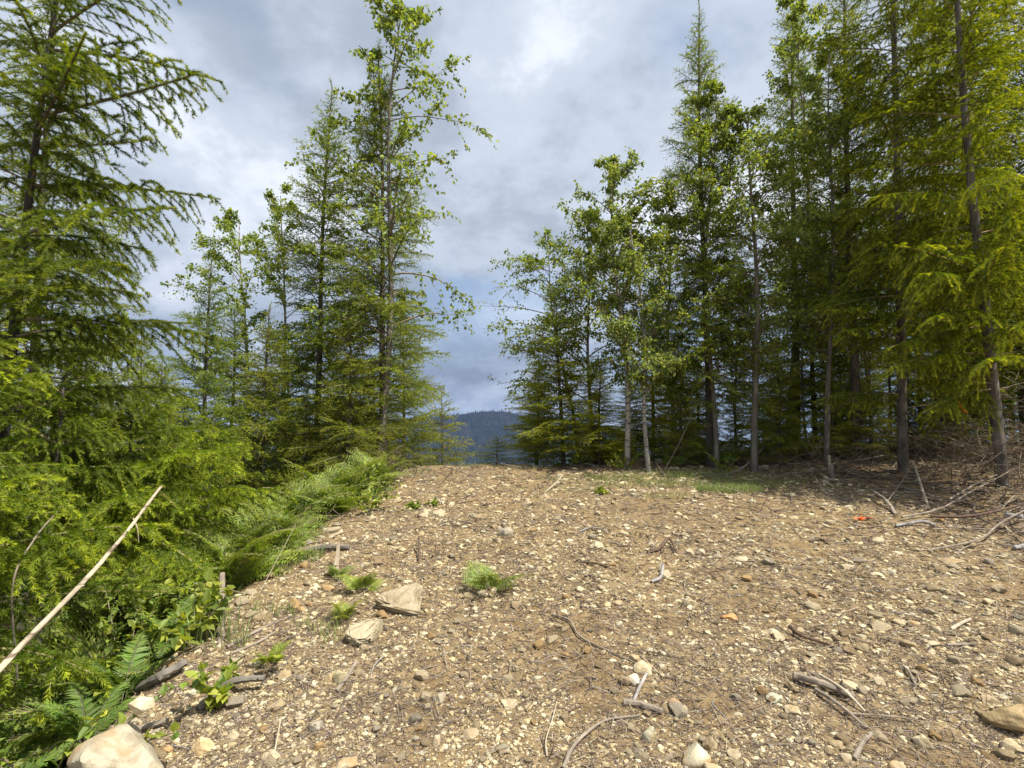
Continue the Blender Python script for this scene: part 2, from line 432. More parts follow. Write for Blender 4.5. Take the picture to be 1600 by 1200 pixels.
def fir_branch(L, rg, dens=130, nlen=0.026, nw=0.0042, up=0.10, droop=0.28, hang=0.5, detail=1.0, wood=True, spread=0.40, vert=0.14, gaps=0.0):
    """one bough along +X: wood, side shoots, needles.  Returns Geo (mat 0 wood, 1 needles)"""
    g = Geo()
    d0 = np.array([1.0, rg.normal(0, .04), up]); c0 = np.array([-0.05, rg.normal(0, .06), -droop])
    P0 = lambda s: L * (np.outer(s, d0) + np.outer(s * s, c0))
    T0 = lambda s: unit(d0 + 2 * np.outer(s, c0))
    sh_p, sh_d, sh_c, sh_l, sh_t0, sh_t1 = [], [], [], [], [], []
    def shoot(p, d, c, l, t0, t1):
        sh_p.append(p); sh_d.append(d); sh_c.append(c); sh_l.append(l); sh_t0.append(t0); sh_t1.append(t1)
    shoot(np.zeros(3), d0, c0, L, -0.6, 1.0)
    if wood:
        s = np.linspace(0, 1, 8)
        v, t = tube(P0(s), 0.0095 * L ** 0.8 * (1 - 0.85 * s) + 0.0012, 5)
        g.add(v, t, 0)
    n2 = max(6, int(L / 0.048 * detail))
    side = 1
    for s in np.linspace(0.10, 0.97, n2):
        s = float(np.clip(s + rg.normal(0, 0.012), 0.08, 0.985))
        side = -side
        if rg.random() < gaps: continue
        l2 = L * spread * (1 - s) ** 0.75 * min(1.0, 0.35 + s / 0.3) * rg.uniform(0.65, 1.15) + 0.045
        p = P0(np.array([s]))[0]; t = T0(np.array([s]))[0]
        lat = np.array([-t[1], t[0], 0.0]) * side
        fw = rg.uniform(0.55, 0.95)
        d = unit(lat * 1.0 + t * fw + np.array([0, 0, rg.normal(0.06, vert)]))
        c = np.array([0.06 * t[0], 0, -hang * rg.uniform(0.4, 1.2)]) + t * 0.12
        shoot(p, d, c, l2, -0.3, 1.0)
        if wood and l2 > 0.10:
            q = np.linspace(0, 0.9, 4)
            v, tt = tube(p + l2 * (np.outer(q, d) + np.outer(q * q, c)), 0.0030 * (1 - 0.7 * q) * (0.6 + l2), 3, cap=False)
            g.add(v, tt, 0)
        n3 = int(l2 / 0.050 * detail)
        sd = 1
        for q in np.linspace(0.16, 0.9, max(n3, 0)) if n3 > 0 else []:
            sd = -sd
            pp = p + l2 * (d * q + c * q * q)
            t2 = unit(d + 2 * c * q)
            lt = unit(np.cross(t2, np.array([0, 0, 1.0]))) * sd
            l3 = (0.035 + 0.32 * l2 * (1 - q)) * rg.uniform(0.6, 1.2)
            d3 = unit(lt * rg.uniform(0.7, 1.0) + t2 * rg.uniform(0.7, 1.1) + np.array([0, 0, rg.normal(-0.02, 0.2 + 0.6 * (vert - 0.14))]))
            shoot(pp, d3, np.array([0, 0, -hang * 0.5]), l3, 0.0, 1.0)
    p, d, c = np.array(sh_p), np.array(sh_d), np.array(sh_c)
    l = np.array(sh_l); t0, t1 = np.array(sh_t0), np.array(sh_t1)
    n = np.maximum((l * dens).astype(int), 3)
    idx = np.repeat(np.arange(len(l)), n)
    s = rg.random(len(idx))
    s[idx == 0] = 0.28 + 0.72 * s[idx == 0]
    pos = p[idx] + l[idx, None] * (d[idx] * s[:, None] + c[idx] * (s * s)[:, None])
    tan = unit(d[idx] + 2 * c[idx] * s[:, None])
    r = rg.normal(0, 1, (len(idx), 3)); r[:, 2] = r[:, 2] * 0.65 + 0.15
    r = unit(r - tan * (r * tan).sum(1)[:, None])
    al = rg.uniform(0.55, 1.05, len(idx))[:, None]
    nd = tan * np.cos(al) + r * np.sin(al)
    ln = (nlen * rg.uniform(0.7, 1.15, len(idx)))[:, None] * (1 - 0.35 * s[:, None] ** 4)
    pe = unit(np.cross(nd, rg.normal(0, 1, (len(idx), 3)))) * nw * 0.5
    v = np.stack([pos + pe, pos - pe, pos + nd * ln], 1).reshape(-1, 3)
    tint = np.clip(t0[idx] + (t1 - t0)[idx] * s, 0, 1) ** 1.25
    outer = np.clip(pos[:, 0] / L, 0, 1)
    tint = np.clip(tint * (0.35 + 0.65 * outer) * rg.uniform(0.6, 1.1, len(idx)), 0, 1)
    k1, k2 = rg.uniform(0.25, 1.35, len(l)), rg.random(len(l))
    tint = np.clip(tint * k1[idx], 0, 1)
    cc = np.stack([tint, 0.65 * k2[idx] + 0.35 * rg.random(len(idx)), rg.random(len(idx))], 1)
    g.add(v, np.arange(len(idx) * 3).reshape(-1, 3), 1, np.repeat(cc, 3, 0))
    return g


def bare_branch(L, rg, r=0.007, sub=5, droop=0.15):
    g = Geo()
    s = np.linspace(0, 1, 7)
    d = np.array([1, rg.normal(0, .1), rg.normal(0.05, .12)]); c = np.array([0, rg.normal(0, .2), -droop * rg.uniform(.3, 1.3)])
    P = lambda q: L * (np.outer(q, d) + np.outer(q * q, c)) + 0.02 * L * np.stack([0 * q, np.sin(q * 9 + 1), np.cos(q * 7)], 1) * q[:, None]
    g.add(*tube(P(s), r * (1 - 0.8 * s), 4), 0)
    for q in rg.uniform(0.2, 0.95, sub):
        p = P(np.array([q]))[0]
        l = L * rg.uniform(0.12, 0.4) * (1.1 - q)
        dd = unit(np.array([rg.uniform(.3, 1), rg.choice([-1, 1]) * rg.uniform(.4, 1), rg.normal(-.1, .4)]))
        k = np.linspace(0, 1, 4)
        g.add(*tube(p + l * (np.outer(k, dd) + np.outer(k * k, [0, 0, -.2])), r * 0.42 * (1 - .7 * k), 3, cap=False), 0)
    return g


def rot_mat(az, el, roll=0.0):
    ca, sa, ce, se, cr, sr = math.cos(az), math.sin(az), math.cos(el), math.sin(el), math.cos(roll), math.sin(roll)
    Rz = np.array([[ca, -sa, 0], [sa, ca, 0], [0, 0, 1]])
    Ry = np.array([[ce, 0, -se], [0, 1, 0], [se, 0, ce]])
    Rx = np.array([[1, 0, 0], [0, cr, -sr], [0, sr, cr]])
    return Rz @ Ry @ Rx


def trunk_mesh(name, H, r, mat, rg, wob=0.03, sides=9, flare=1.35):
    n = max(10, int(H / 0.35))
    s = np.linspace(0, 1, n)
    wx, wy = rg.uniform(0, 6, 2)
    amp = wob * H / 8
    px_ = amp * (np.sin(s * 7 + wx) - math.sin(wx)) * s ** .5; py_ = amp * (np.cos(s * 6 + wy) - math.cos(wy)) * s ** .5
    z = s * (H + 0.5) - 0.5
    rr = r * (1 - 0.93 * s) ** 0.9 + 0.004
    rr = rr * (1 + (flare - 1) * np.exp(-s * H / 0.25))
    g = Geo()
    g.add(*tube(np.stack([px_, py_, z], 1), rr, sides, rough=0.06, rg=rg), 0)
    me = g.mesh(name, [mat], True)
    axis = lambda h: np.array([np.interp(h, z, px_), np.interp(h, z, py_), h])
    rad_at = lambda h: float(np.interp(h, z, rr))
    return me, axis, rad_at


BL = [0.35, 0.6, 0.9, 1.25, 1.7]
rg_b = np.random.default_rng(21)
MID = {L: [fir_branch(L, rg_b, dens=72, nlen=0.044, nw=0.0125, detail=0.85, hang=0.42, droop=0.16, spread=0.46, vert=0.34, up=0.12).arrays() for _ in range(3)] for L in BL}
BARE = [bare_branch(1.0, rg_b).arrays() for _ in range(6)]


def fir_plan(H, h0, R, rg, step=0.30, per=5, top_el=0.75, low_el=0.0, power=0.8):
    """bough list: height, azimuth, elevation, length"""
    out = []
    h = h0
    while h < H - 0.12:
        f = (h - h0) / (H - h0)
        ln = R * ((1 - f) ** power) * (0.75 + 0.25 * min(1, f / 0.12)) + 0.10
        k = per if f < 0.9 else 4
        a0 = rg.uniform(0, 6.28)
        for i in range(k):
            el = low_el + (top_el - low_el) * f ** 1.3 + rg.normal(0, 0.15)
            out.append((h + rg.uniform(-0.10, 0.10), a0 + i * 6.283 / k + rg.normal(0, .25), el, ln * rg.uniform(0.50, 1.22)))
        h += step * (1.15 - 0.45 * f) * rg.uniform(0.8, 1.2)
    out.append((H - 0.12, 0, 1.45, 0.30))
    return out


FIR = {}


def fir_template(key, H, h0, R, r, seed, step=0.30, per=5, bare=12, **kw):
    rg = np.random.default_rng(seed)
    tme, axis, _ = trunk_mesh('fir_trunk_' + key, H, r, M_bark, rg)
    g = Geo()
    for h, az, el, ln in fir_plan(H, h0, R, rg, step, per, **kw):
        L = min(BL, key=lambda q: abs(math.log(q / ln)))
        v, t, m, c = MID[L][rg.integers(3)]
        Rm = rot_mat(az, el, rg.normal(0, .35)) * (ln / L)
        base = g.n
        g.v.append((v @ Rm.T + axis(h)).astype(np.float32)); g.t.append(t + base); g.m.append(m); g.c.append(c); g.n += len(v)
    for _ in range(bare):
        h = rg.uniform(0.25, max(h0 * 1.2, 0.8))
        v, t, m, c = BARE[rg.integers(6)]
        Rm = rot_mat(rg.uniform(0, 6.28), rg.normal(-0.05, .2)) * rg.uniform(0.3, 0.8)
        base = g.n
        g.v.append((v @ Rm.T + axis(h)).astype(np.float32)); g.t.append(t + base); g.m.append(m); g.c.append(c); g.n += len(v)
    cme = g.mesh('fir_crown_' + key, [M_twig, M_needle], False)
    FIR[key] = (H, tme, cme, sum(len(x) for x in g.t))


fir_template('tall', 9.0, 1.2, 1.75, 0.075, 1, step=0.25, per=6)
fir_template('high', 9.5, 1.9, 1.75, 0.08, 2, step=0.29, per=6, bare=34)
fir_template('full', 6.0, 0.35, 1.7, 0.06, 3, step=0.23, per=6)
fir_template('dense', 6.5, 0.35, 1.45, 0.06, 4, step=0.20, per=7)
fir_template('young', 2.6, 0.12, 0.85, 0.03, 5, step=0.19, per=5, bare=0)


def tree_root(name, px, depth, top_px, top_py, label, group=None, cat='tree'):
    """base on the ground at this bearing and distance, height from the pixel of its top"""
    b0 = at_depth(px, 700, depth)
    x, y = b0[0], depth
    z = float(gz(x, y))
    tp = at_depth(top_px, top_py, depth)
    H = tp[2] - z
    lean = math.atan2(tp[0] - x, H)
    o = obj(name, None, loc=(x, y, z), rot=(0, lean, 0), label=label, cat=cat, group=group)
    o.empty_display_size = 0.2
    return o, H


def fir(px, depth, top_px, top_py, key, label, color=(1, 1, 1), group=None, spin=None, wide=1.0):
    o, H = tree_root('fir_tree', px, depth, top_px, top_py, label, group)
    H0, tme, cme, _ = FIR[key]
    s = H / H0
    sp = random.uniform(0, 6.28) if spin is None else spin
    w = s ** 0.6 * wide if s > 1 else s ** 0.8 * wide
    ts = s ** 0.4
    tr = obj('trunk', tme, o, rot=(0, 0, sp), scale=(ts, ts, s))
    cr = obj('crown', cme, o, rot=(0, 0, sp), scale=(w, w, s), kind='stuff')
    cr.color = (color[0] * 1.12, color[1] * 1.12, color[2] * 1.08, 1)
    return o


# ------------------------------------------------------------------ broadleaf trees
def leaf_tris(pos, axis_d, nrm, size, rg, width=0.36, tint=None):
    """ovate pointed leaves of four triangles folded on the midrib"""
    n = len(pos)
    a = unit(axis_d); nn = unit(nrm - a * (nrm * a).sum(1)[:, None]); b_ = np.cross(nn, a)
    sz = size[:, None]
    P = lambda u, w, h: pos + sz * (a * u + b_ * w + nn * h)
    f = 0.07
    v = np.stack([pos, P(0.30, width, f), P(0.66, width * 0.68, f), P(1.0, 0, -0.10), P(0.66, -width * 0.68, f), P(0.30, -width, f)], 1).reshape(-1, 3)
    t0 = np.array([[0, 1, 2], [0, 2, 3], [0, 3, 4], [0, 4, 5]])
    t = (np.arange(n)[:, None, None] * 6 + t0).reshape(-1, 3)
    if tint is None: tint = rg.random(n) ** 1.5
    c = np.stack([tint, rg.random(n), rg.random(n)], 1)
    return v, t, np.repeat(c, 6, 0)


def broadleaf(px, depth, top_px, top_py, label, r=0.07, h0=0.30, R=1.1, nl=34, leaf=0.085, leaves=3600, bark=None, seed=1, name='alder_tree', up=0.75,
              color=(1, 1, 1), group=None, wob=0.10, lean_limbs=None, rise=0.0):
    rg = np.random.default_rng(seed)
    o, H = tree_root(name, px, depth, top_px, top_py, label, group)
    tme, axis, rad_at = trunk_mesh('trunk_' + str(seed), H * .97, r, bark or M_alder, rg, wob=wob)
    obj('trunk', tme, o)
    g = Geo()
    pos, dr = [], []
    per = max(3, int(leaves * 1.9) // (nl * 9))
    for i in range(nl):
        f = (i + rg.random()) / nl
        h = H * (h0 + (0.985 - h0) * f)
        prof = (0.45 + 0.55 * math.sin(math.pi * min(1, (f + 0.12) / 0.75)) if f < 0.55 else 1.0 - 0.82 * ((f - 0.55) / 0.45) ** 1.2)
        ln = R * prof * rg.uniform(0.6, 1.25)
        az = rg.uniform(0, 6.28)
        if lean_limbs is not None and rg.random() < 0.6: az = lean_limbs + rg.normal(0, .6)
        el = up * rg.uniform(0.55, 1.25) + 0.2 * f + rise
        d = np.array([math.cos(az) * math.cos(el), math.sin(az) * math.cos(el), math.sin(el)])
        c = np.array([math.cos(az) * 0.15, math.sin(az) * 0.15, -0.30 * rg.uniform(0.2, 1.4)])
        p0 = axis(h)
        s = np.linspace(0, 1, 7)
        P = lambda q: p0 + ln * (np.outer(q, d) + np.outer(q * q, c))
        pts = P(s) + rg.normal(0, 0.012 * ln, (7, 3)) * s[:, None]
        g.add(*tube(pts, min(0.35 * rad_at(h) + 0.004, 0.022) * (1 - 0.85 * s) + 0.0012, 4, cap=False), 0)
        for q in np.concatenate([rg.uniform(0.25, 1.0, 8), [1.0]]):
            pp = P(np.array([q]))[0]
            l2 = ln * rg.uniform(0.16, 0.55) * (1.15 - 0.6 * q) + 0.07
            dd = unit(d + 2 * c * q + rg.normal(0, 0.75, 3))
            k = np.linspace(0, 1, 3)
            cc = np.array([0, 0, -0.35])
            tw = pp + l2 * (np.outer(k, dd) + np.outer(k * k, cc))
            g.add(*tube(tw, 0.0035 * (1 - .7 * k), 3, cap=False), 0)
            kk = rg.random(per)
            pos.append(pp + l2 * (np.outer(kk, dd) + np.outer(kk * kk, cc)) + rg.normal(0, .035, (per, 3)))
            dr.append(dd * 0.6 + rg.normal(0, .8, (per, 3)) + np.array([0, 0, -0.55]))
    pos, dr = np.concatenate(pos), np.concatenate(dr)
    nrm = rg.normal(0, .6, pos.shape) + np.array([0, 0, 0.9])
    v, t, c = leaf_tris(pos, dr, nrm, 0.88 * leaf * rg.uniform(0.6, 1.2, len(pos)), rg)
    g.add(v, t, 1, c)
    cr = obj('crown', g.mesh('leafy_crown_' + str(seed), [M_twig, M_leaf], False), o, kind='stuff')
    cr.color = (*color, 1)
    return o


# ------------------------------------------------------------------ the near firs, bough by bough
rg_n = np.random.default_rng(5)
NEAR = {L: [fir_branch(L, rg_n, dens=600, nlen=0.033, nw=0.0048, detail=1.12, hang=0.75, droop=rg_n.uniform(.15, .38), up=0.16, spread=rg_n.uniform(.36, .5), vert=0.26, gaps=0.14).arrays() for _ in range(4)] for L in (0.6, 0.95, 1.4, 1.9)}
NEARM = {L: [mesh_from('fir_bough', *a, [M_twig, M_needle], False) for a in v] for L, v in NEAR.items()}
OPEN = {L: [mesh_from('open_bough', *fir_branch(L, rg_n, dens=950, nlen=0.034, nw=0.0048, detail=0.72, hang=rg_n.uniform(.8, 1.3), droop=rg_n.uniform(.12, .3), up=0.18, spread=0.40, vert=0.18,
                                                     gaps=0.06).arrays(), [M_twig, M_needle], False) for _ in range(3)] for L in (0.7, 1.1, 1.6)}
BAREM = [mesh_from('bare_bough', *a, [M_dead], True) for a in BARE]


def near_fir(px, depth, top_px, top_py, label, r, h0, R, seed, step=0.34, per=5, color=(1, 1, 1), bare=10, low_el=-0.1, extra=(), group=None, tone=1.0, set_=None):
    set_ = set_ or NEARM
    rg = np.random.default_rng(seed)
    o, H = tree_root('fir_tree', px, depth, top_px, top_py, label, group)
    tme, axis, _ = trunk_mesh('near_fir_trunk_' + str(seed), H, r, M_bark, rg, sides=12)
    obj('trunk', tme, o).color = (*([tone] * 3), 1)
    def bough(h, az, el, ln):
        L = min(set_, key=lambda q: abs(math.log(q / ln)))
        me = set_[L][rg.integers(len(set_[L]))]
        bo = obj('branch', me, o)
        Rm = Matrix(rot_mat(az, el, rg.normal(0, .35)).tolist()).to_4x4()
        bo.matrix_local = Matrix.Translation(axis(h).tolist()) @ Rm @ Matrix.Scale(ln / L, 4)
        k = rg.uniform(0.88, 1.12)
        bo.color = (color[0] * k, color[1] * k, color[2] * k, 1)
    for h, az, el, ln in fir_plan(H, h0, R, rg, step, per, low_el=low_el):
        bough(h, az, el, ln)
    for e in extra: bough(*e)
    for _ in range(bare):
        bo = obj('branch', BAREM[rg.integers(6)], o)
        Rm = Matrix(rot_mat(rg.uniform(0, 6.28), rg.normal(-.1, .25)).tolist()).to_4x4()
        bo.matrix_local = Matrix.Translation(axis(rg.uniform(0.2, max(h0, 0.9))).tolist()) @ Rm @ Matrix.Scale(rg.uniform(0.4, 1.0), 4)
    return o


YEL = (1.28, 1.38, 0.95)
near_fir(0, 3.7, 104, -130, 'big dark-trunked fir with long drooping boughs above the fern bank', 0.050, 1.7, 1.45, 31, step=0.40, per=5, bare=20, set_=OPEN, tone=.5, color=(.88, .95, .85),
         extra=[(6.3, -.1, .35, 1.15), (5.75, -.25, .20, 1.35), (5.6, .5, .22, 1.3), (5.0, -.1, .10, 1.6), (4.85, -.65, .08, 1.45), (4.4, .3, .05, 1.4), (4.0, -.25, .0, 1.55), (3.6, -.5, -.08, 1.6), (3.3, .2, -.05, 1.5)])
near_fir(-75, 2.75, -70, 470, 'bushy yellow-green young fir by the bleached leaning pole', 0.03, 1.45, 0.85, 32, set_=OPEN, step=0.17, per=6, color=YEL, bare=2,
         extra=[(1.9, -.5, .25, 1.15), (1.75, .1, .15, 1.3), (1.6, -.9, .1, 1.1), (1.3, -.25, .05, 1.25), (1.5, .3, 0, 1.2)])
near_fir(205, 4.3, 210, 610, 'broad low yellow-green fir sapling in the ferns below the dark-trunked fir', 0.03, 1.25, 1.05, 33, step=0.19, per=7, color=YEL, bare=4,
         extra=[(1.5, -.3, .2, 1.4), (1.3, -.9, .1, 1.3), (1.2, .2, .1, 1.45), (1.0, -1.6, .05, 1.3), (1.0, -.5, 0, 1.5), (1.35, -2.2, .15, 1.2)])
near_fir(95, 3.5, 100, 585, 'bright young fir crowding the big dark-trunked fir', 0.03, 1.45, 0.95, 36, set_=OPEN, step=0.19, per=6, color=YEL, bare=3)
near_fir(330, 5.8, 335, 640, 'bright little fir at the top of the fern bank', 0.025, 0.2, 0.85, 37, step=0.17, per=6, color=YEL, bare=2)
near_fir(1408, 8.3, 1385, -420, 'tall straight grey-trunked fir beside the tangle of bare branches', 0.072, 2.6, 1.8, 34, tone=1.35, step=0.42, per=5, set_=OPEN, color=(1.3, 1.28, 0.95), bare=26,
         extra=[(1.9, 4.2, -0.15, 1.7), (2.3, 3.6, 0.0, 1.8), (1.6, 5.0, -0.25, 1.5), (1.3, 3.3, -0.1, 1.6), (3.0, 4.7, 0.05, 1.9), (2.2, 4.4, -.1, 1.7), (2.6, 3.4, -.05, 1.8), (1.8, 4.8, -.2, 1.5), (3.3, 3.9, .05, 1.9)])
near_fir(1560, 7.0, 1475, -330, 'fir with ridged grey trunk rising out of the bare brush pile', 0.072, 2.3, 1.8, 35, tone=1.4, step=0.42, per=5, set_=OPEN, color=(1.4, 1.36, 0.95), bare=30,
         extra=[(1.7, 3.9, -0.1, 1.7), (2.1, 4.5, 0.0, 1.9), (1.4, 3.4, -0.3, 1.5), (2.7, 4.0, 0.1, 1.9), (1.9, 3.3, -.1, 1.8), (2.4, 3.7, -.05, 1.8), (2.2, 4.9, -.05, 1.6), (3.1, 3.5, .05, 2.0), (3.4, 4.3, .1, 1.9)])

# ------------------------------------------------------------------ firs and broadleaf trees further off
# past the crest on the fern-bank side
fir(60, 6.6, 95, -40, 'high', 'slim fir trunk close behind the big dark-trunked fir', (0.9, 0.95, 0.9))
fir(326, 8.8, 330, 402, 'full', 'small pointed fir standing alone behind the fern bank', (0.85, 1.0, 0.9), wide=0.9)
fir(493, 10.6, 518, 135, 'tall', 'tall dark fir with long boughs beside the twin-trunked cottonwood', (0.95, 1.02, 0.88), wide=1.02)
fir(603, 9.9, 592, 70, 'tall', 'tall fir growing hard against the cottonwood trunk', (0.95, 1.0, 0.85), wide=.95)
fir(545, 9.2, 548, 470, 'full', 'mid-height fir between the dark fir and the cottonwood', (1.12, 1.08, 0.85))
fir(632, 12.5, 630, 470, 'full', 'pale-green fir just past the crest behind the cottonwood', (1.1, 1.08, 0.9))
fir(692, 13.5, 690, 612, 'young', 'little fir beside the gap that shows the far ridge', (1.2, 1.1, 0.9), wide=1.3)
fir(777, 10.9, 777, 682, 'young', 'tiny fir top showing over the gravel crest', (1.6, 1.5, 0.9), wide=2.4)
fir(415, 9.3, 420, 480, 'full', 'bushy fir behind the tall bracken clump', (1.1, 1.08, 0.85))
fir(250, 7.4, 255, 560, 'dense', 'dense low fir behind the broad fir sapling', (1.05, 1.05, 0.85), wide=1.2)
fir(130, 8.4, 132, 470, 'dense', 'dark fir in the shade beyond the big dark-trunked fir', (0.8, 0.9, 0.85), wide=1.1)
fir(365, 12.5, 368, 470, 'tall', 'slender dark fir far behind the lone pointed fir', (0.8, 0.9, 0.85))
fir(-60, 7.5, -40, 250, 'full', 'full fir at the far side of the big dark-trunked fir', (0.9, 0.95, 0.85), wide=1.2)
fir(455, 13.0, 450, 520, 'full', 'low fir seen between the lone fir and the tall dark fir', (0.9, 1.0, 0.85), wide=1.1)
broadleaf(590, 9.5, 622, 6, 'tall cottonwood with large fluttering leaves and bare twigs, by the root clump', r=0.075, h0=0.26, R=1.75, nl=48, leaf=0.098, leaves=4200,
          bark=M_cotton, seed=41, name='cottonwood_tree', up=0.62, color=(0.95, 0.98, 0.85))
broadleaf(385, 10.5, 372, 330, 'light-leaved alder behind the lone pointed fir', r=0.05, h0=0.3, R=1.2, nl=34, leaf=0.075, leaves=3600, seed=42, color=(1.0, 1.05, 0.9))
broadleaf(450, 11.5, 440, 290, 'thin alder behind the tall dark fir', r=0.05, h0=0.3, R=1.2, nl=32, leaf=0.075, leaves=3200, seed=43, color=(1.0, 1.05, 0.9))
broadleaf(180, 10.5, 175, 500, 'low alder beyond the dense low fir', r=0.04, h0=0.15, R=1.3, nl=30, leaf=0.075, leaves=3000, seed=44, color=(1.0, 1.05, 0.9))

# along the gravel's far side
fir(880, 10.6, 868, 440, 'dense', 'dense layered fir at the edge of the gap', (1.45, 1.4, 0.9), wide=1.45)
fir(935, 10.3, 940, 560, 'dense', 'short bright fir in front of the white-barked alder', (1.6, 1.5, 0.85), wide=1.35)
fir(838, 11.6, 842, 560, 'dense', 'small fir on the crest at the side of the gap', (1.15, 1.1, 0.85), wide=1.2)
broadleaf(930, 10.8, 918, 330, 'bright leafy alder above the dense layered fir', r=0.045, h0=0.2, R=1.25, nl=42, leaf=0.072, leaves=4600, seed=60, wob=0.14, color=(1.08, 1.08, .9))
fir(1050, 11.3, 1055, 520, 'full', 'olive-green drooping fir between the alders', (1.3, 1.08, 0.75), wide=1.35)
fir(1108, 10.0, 1092, 8, 'tall', 'tall spired fir with a mottled trunk, leafy alder around it', (1.0, 1.05, 0.85), wide=0.85)
fir(1275, 10.8, 1262, 300, 'dense', 'dark layered fir in the shade of the thicket', (0.95, 1.0, 0.85), wide=1.1)
fir(1338, 9.6, 1318, -120, 'high', 'tall dark fir trunk inside the thicket', (1.2, 1.2, 0.9), wide=.8)
fir(1245, 11.8, 1240, -60, 'high', 'slim high-crowned fir at the back of the thicket', (1.1, 1.15, 0.9), wide=.8)
fir(1480, 9.8, 1452, -200, 'high', 'tall fir standing behind the two grey-trunked firs', (1.2, 1.2, 0.9), wide=.8)
fir(1640, 9.0, 1600, -250, 'tall', 'thick-crowned fir beyond the brush pile', (1.0, 1.0, 0.85), wide=1.2)
fir(1600, 11.5, 1570, 200, 'full', 'full dark fir at the end of the thicket', (0.8, 0.9, 0.85), wide=1.1)
fir(1440, 12.0, 1425, 330, 'full', 'low dark fir filling the thicket behind the tangle', (0.95, 1.0, 0.85), wide=1.1)
fir(1180, 12.5, 1172, 420, 'full', 'dark fir behind the grey-barked alder', (1.0, 1.05, 0.85), wide=0.9)
for (px, dp, tx, ty, k, lb, c) in [
    (1090, 12.2, 1088, 560, 'dense', 'short dark fir behind the spired fir', .95), (1215, 11.3, 1215, 590, 'dense', 'low dark fir by the grey-barked alder', .95),
    (1330, 11.2, 1330, 560, 'dense', 'low shaded fir below the tall dark trunk', .95), (1510, 10.6, 1508, 500, 'dense', 'low fir behind the tangle of bare branches', .85),
    (985, 12.0, 985, 580, 'dense', 'short dark fir behind the white-barked alder', .8), (290, 10.8, 290, 610, 'dense', 'short fir beside the lone pointed fir', 1.0),
    (480, 9.4, 480, 610, 'dense', 'low bushy fir in front of the tall dark fir', 1.05), (585, 11.5, 585, 560, 'dense', 'low fir behind the root clump', 1.0),
    (60, 10.5, 70, 560, 'full', 'shaded fir far behind the big dark-trunked fir', .85), (220, 12.0, 222, 520, 'full', 'grey-green fir far behind the dense low fir', .85),
    (525, 14.0, 528, 540, 'full', 'distant low fir beyond the cottonwood', .9), (1420, 10.4, 1418, 570, 'dense', 'low fir at the foot of the tall grey-trunked fir', .8)]:
    fir(px, dp, tx, ty, k, lb, (c * 1.05, c * 1.05, c * .85), wide=1.15)
for (px, dp, ty, lb) in [(1065, 10.2, 545, 'bright low fir between the slender pale alder and the spired fir'), (1218, 10.0, 515, 'bright fir filling the space beside the grey-barked alder'),
                         (1300, 9.8, 560, 'bright low fir in front of the tall dark trunk'), (1362, 9.5, 540, 'sunlit low fir close beside the tall grey-trunked fir'),
                         (1478, 9.3, 500, 'sunlit fir between the two grey-trunked firs'), (1150, 10.4, 600, 'short bright fir between the spired fir and the grey-barked alder')]:
    fir(px, dp, px - 5, ty, 'full', lb, (1.35, 1.3, .9), wide=.85)
fir(1760, 8.6, 1740, -150, 'tall', 'broad tall fir past the far end of the brush pile', (1.1, 1.1, .9))
fir(1900, 9.5, 1880, 50, 'full', 'full fir well past the brush pile', (1.1, 1.1, .9))
fir(1830, 7.4, 1820, 420, 'dense', 'short dense fir past the brush pile', (1.2, 1.15, .9))
BACK = 'slim shaded fir deep in the thicket'
for i, (px, dp, tx, ty, k) in enumerate([(1020, 14, 1022, 420, 'tall'), (1330, 14.5, 1326, 260, 'tall'), 
                                         (1535, 13.5, 1520, 120, 'tall'), (1580, 15, 1570, 260, 'full')]):
    fir(px, dp, tx, ty, k, BACK, (1.0, 1.08, 0.9), group='slim shaded firs deep in the thicket')
broadleaf(978, 9.7, 955, 238, 'white-barked alder with a pale lower trunk and thin crown', r=0.062, h0=0.26, R=1.35, nl=46, leaf=0.075, leaves=5200, seed=51, wob=0.14)
broadleaf(1014, 9.4, 985, 330, 'slender pale alder curving up beside the white-barked one', r=0.045, h0=0.28, R=1.15, nl=40, leaf=0.075, leaves=4200, seed=52, wob=0.18)
broadleaf(905, 11.2, 850, 370, 'alder reaching out over the gap with bare twig ends', r=0.045, h0=0.22, R=1.5, nl=36, leaf=0.072, leaves=3000, seed=53, wob=0.16, lean_limbs=math.pi * 0.97,
          color=(1.05, 1.08, 0.9))
broadleaf(1118, 9.7, 1120, 130, 'alder wrapped round the spired fir', r=0.05, h0=0.20, R=1.35, nl=50, leaf=0.078, leaves=6000, seed=54, wob=0.12, color=(1.0, 1.03, 0.85), bark=M_cotton)
broadleaf(1176, 9.4, 1165, 160, 'grey-barked alder with a straight lichened trunk', r=0.066, h0=0.24, R=1.3, nl=44, leaf=0.078, leaves=5000, seed=55, wob=0.10, bark=M_cotton)
broadleaf(1230, 11.0, 1245, -20, 'tall leafy alder at the back of the thicket', r=0.06, h0=0.24, R=1.4, nl=46, leaf=0.085, leaves=5000, seed=56, wob=0.12, bark=M_cotton)
broadleaf(1290, 9.2, 1300, 60, 'thin alder leaning among the firs', r=0.045, h0=0.24, R=1.2, nl=42, leaf=0.08, leaves=4200, seed=57, wob=0.16, bark=M_cotton)
broadleaf(1060, 10.8, 1040, 300, 'light-leaved alder behind the slender pale one', r=0.045, h0=0.18, R=1.3, nl=44, leaf=0.075, leaves=5000, seed=58, wob=0.14)
broadleaf(1500, 11.5, 1505, 40, 'leafy alder behind the tall grey-trunked firs', r=0.05, h0=0.2, R=1.5, nl=42, leaf=0.085, leaves=4400, seed=59, wob=0.14, bark=M_cotton)
